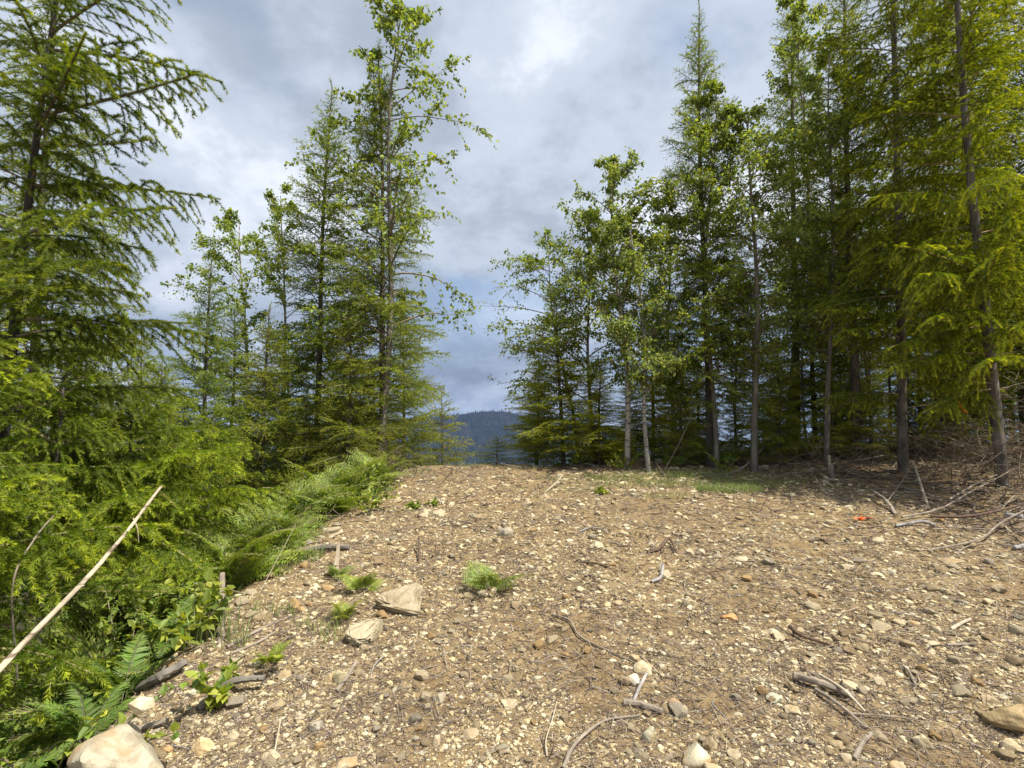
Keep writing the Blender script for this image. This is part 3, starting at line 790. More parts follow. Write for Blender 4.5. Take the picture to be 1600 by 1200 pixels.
THIN = ['thin bare alder stem beside the dark layered fir', 'thin bare alder stem next to the tall grey-trunked fir', 'thin bare alder stem between the two grey-trunked firs', 'thin bare alder stem next to the spired fir', 'thin bare alder stem behind the white-tipped post', 'thin bare alder stem deep behind the tall grey-trunked fir']
for i, (px, dp, tx, ty) in enumerate([(1262, 10.2, 1258, 330), (1365, 9.9, 1362, 250), (1455, 10.3, 1450, 300), (1150, 11.0, 1150, 420), (1310, 12, 1312, 330), (1390, 11.2, 1392, 320)]):
    broadleaf(px, dp, tx, ty, THIN[i], r=0.03, h0=0.55, R=0.6, nl=16, leaf=0.075, leaves=900, seed=70 + i, wob=0.12, bark=M_cotton, group='thin bare alder stems')

# ------------------------------------------------------------------ ferns
rg_f = np.random.default_rng(11)


def frond(rg, L=0.6, narrow=False):
    """arching frond along +X: stalk, paired pinnae, each pinna a row of small leaflets"""
    g = Geo()
    s = np.linspace(0, 1, 9)
    P = lambda q: L * np.stack([q * (1 - 0.12 * q), 0 * q, 0.55 * q - 0.62 * q * q], 1)
    g.add(*tube(P(s), 0.0035 * (1 - .8 * s) + 0.0006, 4, cap=False), 0, (0.5, .5, .5))
    n = 24 if narrow else 13
    pos, ax, nr, sz = [], [], [], []
    for i, q in enumerate(np.linspace(0.22, 0.985, n)):
        w = (L * 0.17 * math.sin(math.pi * min(1, 0.25 + 0.75 * q) ** 1.0) + 0.01) if narrow else L * 0.48 * (1.02 - q) ** 0.9 + 0.012
        p = P(np.array([q]))[0]
        t = unit(P(np.array([q + .01]))[0] - p)
        up = np.array([-t[2], 0, t[0]])
        for sd in (-1, 1):
            d = unit(np.array([0, sd, 0]) + t * rg.uniform(.35, .6) + up * rg.uniform(-.15, .1))
            if narrow:
                for dq in (0.0, 0.018):
                    pos.append(P(np.array([q + dq * .9]))[0]); ax.append(d + rg.normal(0, .08, 3)); nr.append(up + rg.normal(0, .2, 3)); sz.append(w * rg.uniform(.85, 1.1))
                continue
            m = max(3, int(w / 0.020))
            g.add(*tube(np.stack([p, p + d * w]), [0.0013, 0.0004], 3, cap=False), 0, (.5, .5, .5))
            for k in np.linspace(0.08, 0.97, m):
                pp = p + d * w * k + np.array([0, 0, -0.18 * w * k * k])
                l = (0.30 if not narrow else 0.25) * w * (1.05 - k) ** 0.7 + 0.010
                for s2 in (-1, 1):
                    lt = unit(np.cross(d, up)) * s2
                    pos.append(pp); ax.append(lt + d * 0.55 + rg.normal(0, .12, 3)); nr.append(up + rg.normal(0, .25, 3)); sz.append(min(l, 0.075))
    pos, ax, nr, sz = map(np.array, (pos, ax, nr, sz))
    a = unit(ax); nn = unit(nr - a * (nr * a).sum(1)[:, None]); b_ = np.cross(nn, a)
    sz = sz[:, None]
    v = np.stack([pos, pos + sz * (a * .3 + b_ * (.115 if narrow else .17)), pos + sz * a - nn * sz * .12, pos + sz * (a * .3 - b_ * (.115 if narrow else .17))], 1).reshape(-1, 3)
    k = np.arange(len(pos))[:, None] * 4
    t = np.concatenate([k + np.array([[0, 1, 2]]), k + np.array([[0, 2, 3]])])
    tint = np.clip(rg.random(len(pos)) * .6 + .4 * np.clip(pos[:, 0] / L, 0, 1), 0, 1)
    g.add(v, t, 1, np.repeat(np.stack([tint, rg.random(len(pos)), rg.random(len(pos))], 1), 4, 0))
    return g.mesh('fern_frond', [M_twig, M_fern], False)


FR = [frond(rg_f) for _ in range(3)]
FRN = [frond(rg_f, narrow=True) for _ in range(2)]


def fern(p, size, n, label, group=None, narrow=False, color=(1, 1, 1), el=(0.3, 1.0)):
    o = obj('fern', None, loc=(p[0], p[1], float(gz(p[0], p[1])) - 0.01), rot=(0, 0, random.uniform(0, 6.28)), label=label, cat='fern', group=group)
    for i in range(n):
        me = random.choice(FRN if narrow else FR)
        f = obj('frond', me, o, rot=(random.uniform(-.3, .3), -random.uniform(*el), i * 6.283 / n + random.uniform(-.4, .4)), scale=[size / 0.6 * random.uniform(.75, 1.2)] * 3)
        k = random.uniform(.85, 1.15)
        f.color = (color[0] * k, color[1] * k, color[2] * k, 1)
    return o


p = at(765, 932)
fern(p, 0.42, 3, 'lone small bright fern growing in the middle of the gravel', el=(0.35, 1.0))
fern(at(567, 925), 0.26, 5, 'tiny yellow-green fern above the wedge-shaped pale stone', color=(1.2, 1.15, .9))
fern(at(537, 972), 0.22, 5, 'tiny pale fern touching the flat pale stone', color=(1.3, 1.15, 1.0))
fern(at(425, 1045), 0.26, 5, 'small yellow fern on the stones beside the short dead log', color=(1.3, 1.2, .9), narrow=True)
fern(at(525, 905), 0.2, 4, 'tiny upright fern below the white split stake')
for (x, y, s, n, lb) in [(-2.75, 7.1, 1.15, 9, 'tall feathery bracken clump under the bushy fir'), (-2.75, 5.9, 1.0, 10, 'wide bright bracken clump at the top of the bank'),
                         (-2.35, 6.4, 0.7, 7, 'small bracken spreading onto the gravel edge')]:
    fern((x, y), s, n, lb, color=(1.05, 1.05, .9), el=(0.35, 1.15))
BK = 'bracken fern in the crowded bank below the gravel edge'
for i in range(54):
    y = random.uniform(2.6, 8.6)
    x = -2.35 - random.random() ** 1.3 * (0.9 + 0.32 * y)
    sz = random.uniform(0.6, 1.05)
    zone = ['under the leaning bleached pole', 'below the upright grey stub', 'around the broken pale branch', 'below the tall feathery clump'][0 if y < 3.7 else 1 if y < 5.2 else 2 if y < 6.8 else 3]
    bk = ('large' if sz > .75 else 'small') + ' bracken fern crowding the bank ' + zone
    fern((x, y), sz, random.randint(6, 8), bk, bk, color=(random.uniform(.85, 1.1),) * 2 + (.9,), el=(0.3, 1.2))
LF = 'arching fern tinted dark for the shade of the hollow by the pale boulder'
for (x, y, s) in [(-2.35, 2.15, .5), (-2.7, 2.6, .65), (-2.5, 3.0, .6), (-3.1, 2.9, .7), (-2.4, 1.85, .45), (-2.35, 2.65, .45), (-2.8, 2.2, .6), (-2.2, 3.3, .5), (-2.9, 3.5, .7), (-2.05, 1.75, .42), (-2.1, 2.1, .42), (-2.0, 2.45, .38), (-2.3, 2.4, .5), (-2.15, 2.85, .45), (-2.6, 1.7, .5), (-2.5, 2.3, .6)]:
    lf = ('long-fronded' if s > .55 else 'short') + ' fern tinted dark for the shade of the hollow ' + ('beside the pale boulder' if y < 2.4 else 'under the leaning bleached pole')
    fern((x, y), s, random.randint(7, 9), lf, lf, narrow=True, color=(.68, .78, .75), el=(0.3, 1.1))  # frond tint lowered: the shade of the hollow is put into the colour
RF = 'small fern under the thicket trees'
for i in range(16):
    fern((random.uniform(1.6, 7.5), random.uniform(9.8, 12.5)), random.uniform(.35, .6), 6, RF, 'small ferns under the thicket', color=(.9, 1, .9))


# ------------------------------------------------------------------ low leafy shrubs
def shrub(p, h, label, seed, leaf=0.06, n=9, color=(1, 1, 1), group=None, R=0.5):
    rg = np.random.default_rng(seed)
    o = obj('leafy_shrub', None, loc=(p[0], p[1], float(gz(p[0], p[1])) - .02), label=label, cat='shrub', group=group)
    g, pos, dr = Geo(), [], []
    for i in range(n):
        az = rg.uniform(0, 6.28); el = rg.uniform(.6, 1.45)
        d = np.array([math.cos(az) * math.cos(el), math.sin(az) * math.cos(el), math.sin(el)]) * h * rg.uniform(.6, 1.1)
        c = np.array([math.cos(az) * .3, math.sin(az) * .3, -.25]) * h * R
        s = np.linspace(0, 1, 6)
        g.add(*tube(np.outer(s, d) + np.outer(s * s, c), 0.006 * (1 - .8 * s) * h + .0012, 4, cap=False), 0)
        k = np.repeat(np.linspace(.25, 1, 13), 2)
        pos.append(np.outer(k, d) + np.outer(k * k, c))
        dr.append(rg.normal(0, .7, (26, 3)) + unit(d) * .5)
    obj('stem', g.mesh('shrub_stem', [M_twig], True), o)
    g = Geo()
    pos, dr = np.concatenate(pos), np.concatenate(dr)
    v, t, c = leaf_tris(pos, dr, rg.normal(0, .35, pos.shape) + [0, 0, 1], leaf * rg.uniform(.6, 1.2, len(pos)), rg, .33)
    g.add(v, t, 0, c)
    f = obj('foliage', g.mesh('shrub_foliage', [M_leaf], False), o, kind='stuff')
    f.color = (*color, 1)


shrub(at(300, 1010), 0.42, 'broad-leaved seedling shrub beside the upright grey stub', 1, 0.075, 6, (1.25, 1.2, .9))
shrub(at(335, 1105), 0.22, 'little two-leaved sprout on the short dead log', 2, 0.07, 3, (1.2, 1.2, .9))
shrub(at_depth(75, 1180, 2.15), 0.62, 'thin-stemmed leafy sapling in the shade by the pale boulder', 3, 0.055, 6, (1.1, 1.15, .9))
shrub(at(975, 735), 0.4, 'small leafy shrub at the foot of the white-barked alder', 4, 0.07, 7, (1.3, 1.2, .9))
shrub(at(1130, 738), 0.5, 'leafy sprout beside the spired fir trunk', 5, 0.06, 7, (1.2, 1.15, .9))
shrub(at(675, 790), 0.12, 'low green tuft of leaves on the gravel near the crest', 6, 0.045, 6, (1.1, 1.15, .9))
shrub(at(648, 795), 0.12, 'low green weed beside the pale pair of stones', 7, 0.045, 6, (1.0, 1.1, .9))
shrub(at(940, 772), 0.14, 'small green weed patch below the grassy verge', 8, 0.05, 7, (1.25, 1.15, .9))
shrub(at(575, 800), 0.4, 'bright leafy shrub at the top corner of the bank', 9, 0.055, 9, (1.2, 1.15, .85))
BS = 'leafy shrub among the bracken on the bank'
for i in range(22):
    y = random.uniform(1.9, 7.5)
    hh = random.uniform(.4, .85)
    bs = ('tall' if hh > .62 else 'low') + ' leafy shrub among bracken ' + ('by the leaning bleached pole' if y < 4 else 'below the edge of the bank')
    shrub((-2.2 - random.random() * (.5 + .3 * y), y), hh, bs, 100 + i, random.uniform(.05, .075), 11, (1.05, 1.08, .85), bs)
TS = 'low leafy shrub under the thicket trees'
for i in range(20):
    shrub((random.uniform(1.3, 8), random.uniform(9.9, 12.5)), random.uniform(.4, .9), TS, 140 + i, random.uniform(.05, .07), 10, (.9, 1, .85), 'low shrubs under the thicket')

# ------------------------------------------------------------------ stones
def ico(sub):
    bm = bmesh.new()
    bmesh.ops.create_icosphere(bm, subdivisions=sub, radius=1.0)
    v = np.array([x.co[:] for x in bm.verts]); t = np.array([[x.index for x in f.verts] for f in bm.faces])
    bm.free()
    return v, t


ICO = {k: ico(k) for k in (1, 2, 3, 4, 5)}


def rock(sub, rg, planes=9, lump=0.18, cut=(0.52, 0.84)):
    v, t = ICO[sub]
    v = v.copy()
    for k in range(3):
        w = rg.normal(0, 1.3, (3,)); v += v * (lump * 0.5 * np.sin(v @ w * (1 + k) + rg.uniform(0, 6)))[:, None]
    for _ in range(planes):
        n = unit(rg.normal(0, 1, 3)); d = rg.uniform(*cut)
        e = np.maximum(v @ n - d, 0)
        v -= e[:, None] * n * 0.92
    if sub >= 3:
        for f in (3.1, 6.7, 13.0): 
            w = rg.normal(0, f, (3, 3)); v *= 1 + (0.035 * 3 / f * np.sin(v @ w[0]) * np.cos(v @ w[1]))[:, None]
    m = (v.max(0) - v.min(0)) / 2
    v = (v - (v.max(0) + v.min(0)) / 2) / m
    return v, t


CREAM, TAN, GREYS, OCHRE, BROWN = (.48, .42, .305), (.40, .33, .22), (.37, .34, .28), (.42, .295, .155), (.22, .178, .128)
rg_s = np.random.default_rng(3)


def stone(px, py, w_px, h_px, label, c=CREAM, sub=3, planes=9, tilt=0.0, sink=0.37, seed=None, dy=0.8, group=None, yaw=0.0):
    """a stone whose foot stands at this pixel"""
    p = at(px, py)
    dist = math.dist(p, (0, 0, EYE))
    dep = (p - np.array([0, 0, EYE])) @ np.array([0, _c, _s])
    w = w_px * dep / F_PX / 2; h = h_px * dep / F_PX / 2
    rg = np.random.default_rng(seed) if seed else rg_s
    v, t = rock(sub, rg, planes)
    me = mesh_from('stone', v * np.array([w, w * dy, h]), t, np.zeros(len(t), np.int32), np.full((len(v), 3), .5, np.float32), [M_stone], True)
    me.set_sharp_from_angle(angle=rad(32))
    k = rg_s.uniform(.9, 1.08)
    o = obj('stone' if w < 0.16 else 'boulder', me, loc=(p[0], p[1] + w * dy * .6, p[2] + h * (1 - 2 * sink)), rot=(tilt, random.uniform(-.1, .1), yaw), label=label, cat='stone', group=group)
    k *= 0.9
    o.color = (c[0] * k, c[1] * k, c[2] * k, 1)
    return o


def slab(outline, tilt, thick, label, c, seed, lift=0.0, name='stone'):
    """a flat broken stone: the outline seen in the photograph lies on a plane leaning back by tilt, and has its own thickness"""
    o = np.array(outline, float)
    low = o[o[:, 1].argmax()]
    p0 = at(*low)
    n = np.array([0, -math.sin(tilt), math.cos(tilt)])
    pts = []
    for q in o:
        d = ray(*q); e = np.array([0, 0, EYE])
        s = ((p0 + [0, 0, lift] - e) @ n) / (d @ n)
        pts.append(e + d * s)
    pts = np.array(pts)
    rg = np.random.default_rng(seed)
    cen = pts.mean(0)
    inner = cen + (pts - cen) * .9 + n * thick * .12
    back = cen + (pts - cen) * rg.uniform(.8, 1.0, (len(pts), 1)) - n * thick
    bm = bmesh.new()
    for q in np.concatenate([pts, inner, back]): bm.verts.new((q - cen).tolist())
    bmesh.ops.convex_hull(bm, input=bm.verts)
    bmesh.ops.delete(bm, geom=[x for x in bm.verts if not x.link_faces], context='VERTS')
    bmesh.ops.bevel(bm, geom=bm.edges[:], offset=thick * .06, segments=2, affect='EDGES')
    bmesh.ops.triangulate(bm, faces=bm.faces)
    bmesh.ops.subdivide_edges(bm, edges=[e for e in bm.edges if e.calc_length() > .03], cuts=2, use_grid_fill=True)
    for x in bm.verts:
        x.co += Vector(rg.normal(0, .0035, 3).tolist())
    bmesh.ops.triangulate(bm, faces=bm.faces)
    me = bpy.data.meshes.new('slab'); bm.to_mesh(me); bm.free()
    me.materials.append(M_stone)
    for pl in me.polygons: pl.use_smooth = True
    me.set_sharp_from_angle(angle=rad(28))
    ob = obj(name, me, loc=cen.tolist(), label=label, cat='stone')
    ob.color = (c[0] * .72, c[1] * .72, c[2] * .72, 1)


slab([(584, 938), (600, 926), (655, 909), (659, 930), (656, 962), (632, 958), (606, 950)], rad(38), 0.16, 'large wedge-shaped pale stone with a sharp top corner, soil on its face', CREAM, 5, .03)
slab([(539, 992), (548, 976), (575, 970), (598, 965), (590, 985), (577, 1002), (560, 1006), (545, 1000)], rad(30), 0.14, 'flat-topped pale stone lying just below the wedge-shaped one', (.54, .49, .36), 6, .05)
stone(1600, 1150, 72, 44, 'big tan four-sided stone with a grey edge', (.40, .31, .18), 5, 10, sink=.2, seed=23, dy=.7)
stone(160, 1262, 150, 112, 'large pale boulder with a knobbed top at the foot of the fern bank', (.44, .41, .33), 5, 13, sink=.22, seed=12, dy=.85)
stone(158, 1168, 36, 26, 'small pale rock perched on top of the big boulder', (.56, .50, .37), 4, 8, sink=.0, seed=13).location = (at(160, 1262) + np.array([-.01, .17, .27])).tolist()
HAND = [
    (516, 838, 34, 20, 'pale flat stone at the edge of the bracken', CREAM), (683, 808, 24, 17, 'pale stone pair upper half beside the low weed', CREAM),
    (660, 808, 18, 10, 'small flat pale stone next to the low weed', CREAM), (790, 838, 24, 20, 'grey-sided stone standing on the upper gravel', GREYS),
    (849, 780, 20, 12, 'smooth egg-shaped tan stone below the leaning white stick', TAN), (827, 790, 14, 11, 'pale squarish stone near the egg-shaped one', CREAM),
    (1030, 722, 14, 8, 'white stone on the skyline of the crest', CREAM),
    (933, 860, 24, 20, 'pale stone with a dark hollow at its foot', CREAM), (1078, 866, 18, 11, 'smooth oval stone beside the dark root tuft', CREAM),
    (1096, 868, 16, 14, 'tilted pale stone next to the smooth oval one', CREAM), (1160, 880, 22, 14, 'flat white stone on the open gravel by a short stick', CREAM),
    (1041, 902, 20, 16, 'pale stone leaning on the grey split wood', CREAM), (907, 925, 15, 13, 'single rounded pale stone on bare gravel', CREAM),
    (966, 948, 17, 11, 'tan block-shaped stone on the mid gravel', TAN), (1141, 970, 24, 13, 'flat orange stone on the open gravel', (.52, .33, .16)),
    (1006, 1050, 32, 24, 'yellowish stone behind the white rounded one', (.56, .48, .33)), (993, 1073, 24, 24, 'white rounded stone beside the grey shingle of wood', (.62, .58, .48)),
    (992, 1034, 16, 13, 'small round tan stone above the yellowish one', TAN), (1016, 1160, 24, 30, 'upright greenish grey stone in the lower gravel', (.42, .42, .33)),
    (1092, 1202, 46, 46, 'knobbly cream stone with a dark gap under it', (.60, .55, .42)), (1112, 1174, 24, 26, 'tan diamond-shaped stone touching the knobbly cream one', TAN),
    (1150, 1188, 22, 18, 'cream stone next to the tan diamond-shaped one', CREAM), (1118, 1212, 34, 24, 'cream stone wedged below the knobbly one', CREAM),
    (1070, 1118, 18, 16, 'pale stone beside a reddish flat one', CREAM), (1060, 1108, 28, 18, 'reddish tan flat stone by a pale one', (.45, .31, .2)),
    (796, 1106, 30, 12, 'flat cream stone on the bare brown soil', CREAM), (687, 1098, 18, 16, 'grey-white angular stone on brown soil', GREYS), (735, 1158, 28, 16, 'tan stone beside a short twig', TAN),
    (786, 1178, 22, 18, 'blue-grey stone among twigs', GREYS), (681, 1166, 13, 24, 'upright pointed pale stone on brown soil', CREAM), (592, 1044, 14, 9, 'small white stone in matted twigs', CREAM),
    (457, 952, 21, 22, 'orange-tan rounded stone on the bank edge', OCHRE), (468, 956, 17, 11, 'small tan stone beneath the orange-tan rounded one', OCHRE), (481, 948, 12, 11, 'tiny orange stone beside the orange-tan rounded one', OCHRE),
    (404, 972, 30, 22, 'tan stone leaning by the dark curled bark', TAN), (512, 923, 22, 9, 'flat orange-brown stone above the ochre trio', OCHRE), (443, 1062, 20, 15, 'tan stone above the short dead log', TAN),
    (512, 1064, 20, 14, 'flat grey-tan stone on the slope', TAN), (530, 1068, 24, 26, 'greenish tan stone on the slope by a short stick', (.42, .38, .25)), (429, 1112, 28, 18, 'smooth tan stone below the short dead log', TAN),
    (464, 1130, 20, 19, 'pale stone below the smooth tan one', CREAM), (490, 1142, 24, 18, 'grey stone with a shadowed side', GREYS), (310, 1178, 36, 30, 'rusty cream stone on the lower bank', (.55, .44, .27)),
    (326, 1134, 18, 14, 'pale stone under the short dead log', CREAM), (362, 1155, 18, 16, 'cream stone near the rusty one', CREAM), (420, 1190, 30, 20, 'cream stone beside a thin white stick', CREAM), (258, 1180, 20, 16, 'ochre stone near the big boulder', OCHRE),
    (495, 1176, 17, 16, 'round ochre stone on the lower slope', OCHRE), (540, 1206, 34, 18, 'pale stone on the lowest gravel', CREAM), (1218, 1000, 20, 15, 'pale stone of a pair by the black stick', CREAM), (1212, 994, 20, 14, 'second pale stone by the black stick', CREAM),
    (1253, 990, 14, 11, 'small tan stone by the black stick', TAN), (1448, 1168, 27, 25, 'round cream stone beside pale twigs', (.60, .53, .36)), (1410, 1210, 30, 18, 'flat tan stone beside the round cream one', TAN),
    (1325, 1192, 18, 16, 'cream stone above a short dark twig', CREAM), (1310, 1174, 22, 16, 'tan broken stone below the forked dark sticks', TAN), (1365, 1065, 18, 13, 'tan stone among thin brown sticks', TAN),
    (1375, 1070, 22, 16, 'cream stone pair among sticks', CREAM), (1242, 1118, 24, 18, 'jagged cream stone by the forked dark sticks', CREAM), (1272, 1115, 16, 16, 'tan stone by the forked dark sticks', TAN),
    (1215, 1100, 30, 14, 'greenish stone near the forked dark sticks', (.40, .42, .34)), (1330, 1078, 28, 16, 'flat cream stone above the forked dark sticks', CREAM), (1470, 990, 16, 13, 'pale rounded stone near a white piece of wood', CREAM),
    (1432, 980, 18, 12, 'cream stone on the open gravel', CREAM), (1412, 978, 22, 10, 'flat cream stone on the open gravel', CREAM), (1461, 1010, 27, 8, 'long flat cream stone near a brown twig', CREAM), (1550, 1100, 24, 14, 'tan stone behind the big four-sided one', TAN),
    (1590, 1178, 30, 22, 'smooth cream stone below the big four-sided one', CREAM), (1375, 849, 20, 13, 'pale stone below the slash sticks', CREAM), (1375, 902, 21, 9, 'flat cream stone on the upper gravel', CREAM), (1493, 880, 40, 9, 'long flat stone by the pale pole in the slash', TAN),
    (1478, 856, 11, 10, 'small cream block by the pale pole in the slash', CREAM), (1296, 922, 13, 9, 'pale pebble-like stone on the upper gravel', CREAM), (1263, 948, 16, 11, 'cream stone with a neighbour', CREAM), (1548, 945, 15, 13, 'rounded cream stone out from the slash', CREAM), (1568, 926, 14, 11, 'small rounded cream stone out from the slash', CREAM),
    (1325, 890, 20, 12, 'pale cluster stone on the upper gravel', CREAM), (1237, 756, 14, 7, 'pale stone by the grassy verge', CREAM), (1004, 770, 14, 8, 'whitish stone in the grassy verge', CREAM), (1074, 780, 12, 7, 'white stone below the grassy verge', CREAM), (1200, 763, 12, 6, 'small white stone in the short grass', CREAM),
]
for a in HAND: stone(*a, sub=4 if a[2] > 19 else 3, planes=8)

STONES = [mesh_from('loose_stone', *((lambda vt: (vt[0] * np.array([1, rg_s.uniform(.7, .95), rg_s.uniform(.5, .75)]), vt[1]))(rock(3, rg_s, 8, .2))), np.zeros(320, np.int32),
                    np.full((162, 3), .5, np.float32), [M_stone], True) for _ in range(12)]
for me in STONES: me.set_sharp_from_angle(angle=rad(35))
PAL = [(CREAM, 'cream'), (CREAM, 'cream'), (TAN, 'tan'), (TAN, 'tan'), (GREYS, 'greyish'), (OCHRE, 'ochre'), ((.50, .44, .33), 'pale buff'), ((.34, .27, .18), 'brown')]


def on_gravel(x, y): return (x > -2.15) & (y < 10.4) & (x < 5.2 + 0.15 * (y - 5))


def on_floor(x, y): return (x > -2.5) & (y < 12.5) & (x < 10)


cnt = 0
while cnt < 215:
    py = 765 + 435 * random.random() ** 0.8; px = random.uniform(230, 1600)
    p = at(px, py)
    if not on_gravel(p[0], p[1]) or p[1] > 9: continue
    d = math.dist(p, (0, 0, EYE))
    r = random.uniform(5.0, 10.5) * d / F_PX * (0.75 + 0.5 * random.random() ** 3)
    r = min(r, .055)
    o = obj('stone', STONES[cnt % 12], loc=(p[0], p[1], p[2] + r * .25), rot=(random.uniform(-.25, .25), random.uniform(-.25, .25), random.uniform(0, 6.28)), scale=(r, r, r),
            cat='stone')
    c, nm = random.choice(PAL)
    o['label'] = o['group'] = f"small loose {nm} stone lying on the {'upper' if p[1] > 5 else 'lower'} gravel"
    k = random.uniform(.8, 1.12)
    o.color = (c[0] * k, c[1] * k, c[2] * k, 1)
    cnt += 1


def scatter_px(n, rg, ymin=728, pw=1.0, where=on_gravel, span=(-200, 1800)):
    """random ground spots, evenly spread as seen, so that small grit is laid where it can be told apart"""
    u = span[0] + rg.random(n * 2) * (span[1] - span[0]); v = ymin + (1290 - ymin) * rg.random(n * 2) ** pw
    d0 = np.stack([(u - 800) / F_PX, _c - (600 - v) / F_PX * _s, _s + (600 - v) / F_PX * _c], 1)
    tt = np.full(len(u), .8)
    for _ in range(90):
        q = d0 * tt[:, None]
        h = EYE + q[:, 2] - gz(q[:, 0], q[:, 1])
        tt = np.where(h > 0.002, tt + np.maximum(h, .004) * .9, tt)
    q = d0 * tt[:, None]
    ok = where(q[:, 0], q[:, 1]) & (tt < 15)
    q = q[ok][:n]
    return np.stack([q[:, 0], q[:, 1], gz(q[:, 0], q[:, 1])], 1), tt[ok][:n]


def pebbles(n, sub, lo, hi, rg, power, span=(-200, 1800)):
    p, d = scatter_px(n, rg, span=span)
    keep = (1.1 * vnoise(p[:, 0], p[:, 1], 1.1, 2.2) + .9 * vnoise(p[:, 0], p[:, 1], .3, 9.2)) > -.12 - .5 * rg.random(len(p))
    p, d = p[keep], d[keep]
    n = len(p)
    tm = [rock(sub, rg, 6, .22)[0] for _ in range(8)]
    t0 = ICO[sub][1]; nv = len(tm[0])
    r = (lo + (hi - lo) * rg.random(n) ** power) * d
    which = rg.integers(8, size=n)
    base = np.stack(tm)[which]
    base = base * (np.stack([np.ones(n), rg.uniform(.55, .95, n), rg.uniform(.35, .75, n)], 1) * r[:, None])[:, None, :]
    az = rg.uniform(0, 6.28, n); tl = rg.normal(0, .25, n)
    x, y, z = base[..., 0], base[..., 1], base[..., 2]
    x, z = x * np.cos(tl)[:, None] - z * np.sin(tl)[:, None], x * np.sin(tl)[:, None] + z * np.cos(tl)[:, None]
    X2 = x * np.cos(az)[:, None] - y * np.sin(az)[:, None]; Y2 = x * np.sin(az)[:, None] + y * np.cos(az)[:, None]
    V = np.stack([X2, Y2, z], -1) + (p + np.stack([0 * r, 0 * r, r * .02], 1))[:, None, :]
    T = (np.arange(n)[:, None, None] * nv + t0).reshape(-1, 3)
    pal = np.array([CREAM, (.52, .46, .36), TAN, TAN, (.42, .35, .24), GREYS, BROWN, BROWN, (.36, .30, .21), (.46, .42, .33)])
    c = pal[rg.integers(len(pal), size=n)] * rg.uniform(.75, 1.12, (n, 1)) * np.array([1.02, 1.0, .88])
    return V.reshape(-1, 3), T, np.repeat(c, nv, 0)


g = Geo()
rg_p = np.random.default_rng(17)
v, t, c = pebbles(13500, 1, .0026, .0088, rg_p, 2.8); g.add(v, t, 0, c)
bm_v, bm_t = None, None
# the smallest grit: eight-sided crumbs
octa_v = np.array([[1, 0, 0], [-1, 0, 0], [0, 1, 0], [0, -1, 0], [0, 0, 1], [0, 0, -1]], float); octa_t = np.array([[0, 2, 4], [2, 1, 4], [1, 3, 4], [3, 0, 4], [2, 0, 5], [1, 2, 5], [3, 1, 5], [0, 3, 5]])
ICO[0] = (octa_v, octa_t)
v, t, c = pebbles(57000, 0, .0011, .0040, rg_p, 1.9); g.add(v, t, 0, c)
v, t, c = pebbles(7000, 0, .0016, .0050, rg_p, 1.9, (1800, 2700)); g.add(v, t, 0, c)
obj('gravel', g.mesh('gravel', [M_peb], False), kind='stuff', label='loose tan pebbles and grit covering the clearing', cat='gravel')

# wood chips, bark and dry needles
p, d = scatter_px(42000, rg_p, 715, 1.0, on_floor)
p2, d2 = scatter_px(7000, rg_p, 715, 1.0, on_floor, (1800, 2700))
p, d = np.concatenate([p, p2]), np.concatenate([d, d2])
slash = sstep(4.6, 5.6, p[:, 0] - .15 * (p[:, 1] - 5)) + sstep(9.0, 10.0, p[:, 1]) * sstep(.5, 1.5, p[:, 0])
n = len(p)
keep = (vnoise(p[:, 0], p[:, 1], .75, 6.1) + .8 * vnoise(p[:, 0], p[:, 1], .28, 4.4)) > -.15 - .45 * rg_p.random(n) - slash
p, d, slash = p[keep], d[keep], slash[keep]; n = len(p)
ln = d * (.0025 + .012 * rg_p.random(n) ** 2.5 + .02 * (rg_p.random(n) < .05 + .25 * slash)); wd = np.minimum(d * rg_p.uniform(.0006, .0017, n) * (1 + .5 * slash), ln * .6)
az = rg_p.uniform(0, 6.28, n); el = rg_p.normal(0, .22, n)
a = np.stack([np.cos(az) * np.cos(el), np.sin(az) * np.cos(el), np.sin(el)], 1)
sd = np.stack([-np.sin(az), np.cos(az), 0 * az], 1)
up = np.cross(a, sd)
q = p + np.stack([0 * az, 0 * az, wd * .8 + np.abs(np.sin(el)) * ln * .6], 1)
bend = rg_p.normal(0, .25, n)[:, None] * sd * ln[:, None]
cross = [sd * wd[:, None], (-.5 * sd + .7 * up) * wd[:, None], (-.5 * sd - .7 * up) * wd[:, None]]
V = np.concatenate([np.stack([q - a * ln[:, None] + k * .7 for k in cross], 1), np.stack([q + a * ln[:, None] + k * .5 for k in cross], 1)], 1).reshape(-1, 3)
t0 = []
for s_ in (0,):
    for k in range(3):
        j = (k + 1) % 3
        t0 += [[s_ + k, s_ + j, s_ + 3 + j], [s_ + k, s_ + 3 + j, s_ + 3 + k]]
t0 = np.array(t0)
T = (np.arange(n)[:, None, None] * 6 + t0).reshape(-1, 3)
pal = .72 * np.array([(.20, .155, .13), (.26, .21, .18), (.13, .095, .075), (.36, .30, .22), (.46, .39, .28), (.24, .18, .15), (.30, .25, .23)])
c = pal[rg_p.integers(len(pal), size=n)] * rg_p.uniform(.8, 1.15, (n, 1))
obj('wood_litter', mesh_from('wood_litter', V, T, np.zeros(len(T), np.int32), np.repeat(c, 6, 0).astype(np.float32), [M_chip]), kind='stuff',
    label='wood chips, bark bits and dry needles strewn over the gravel', cat='litter')

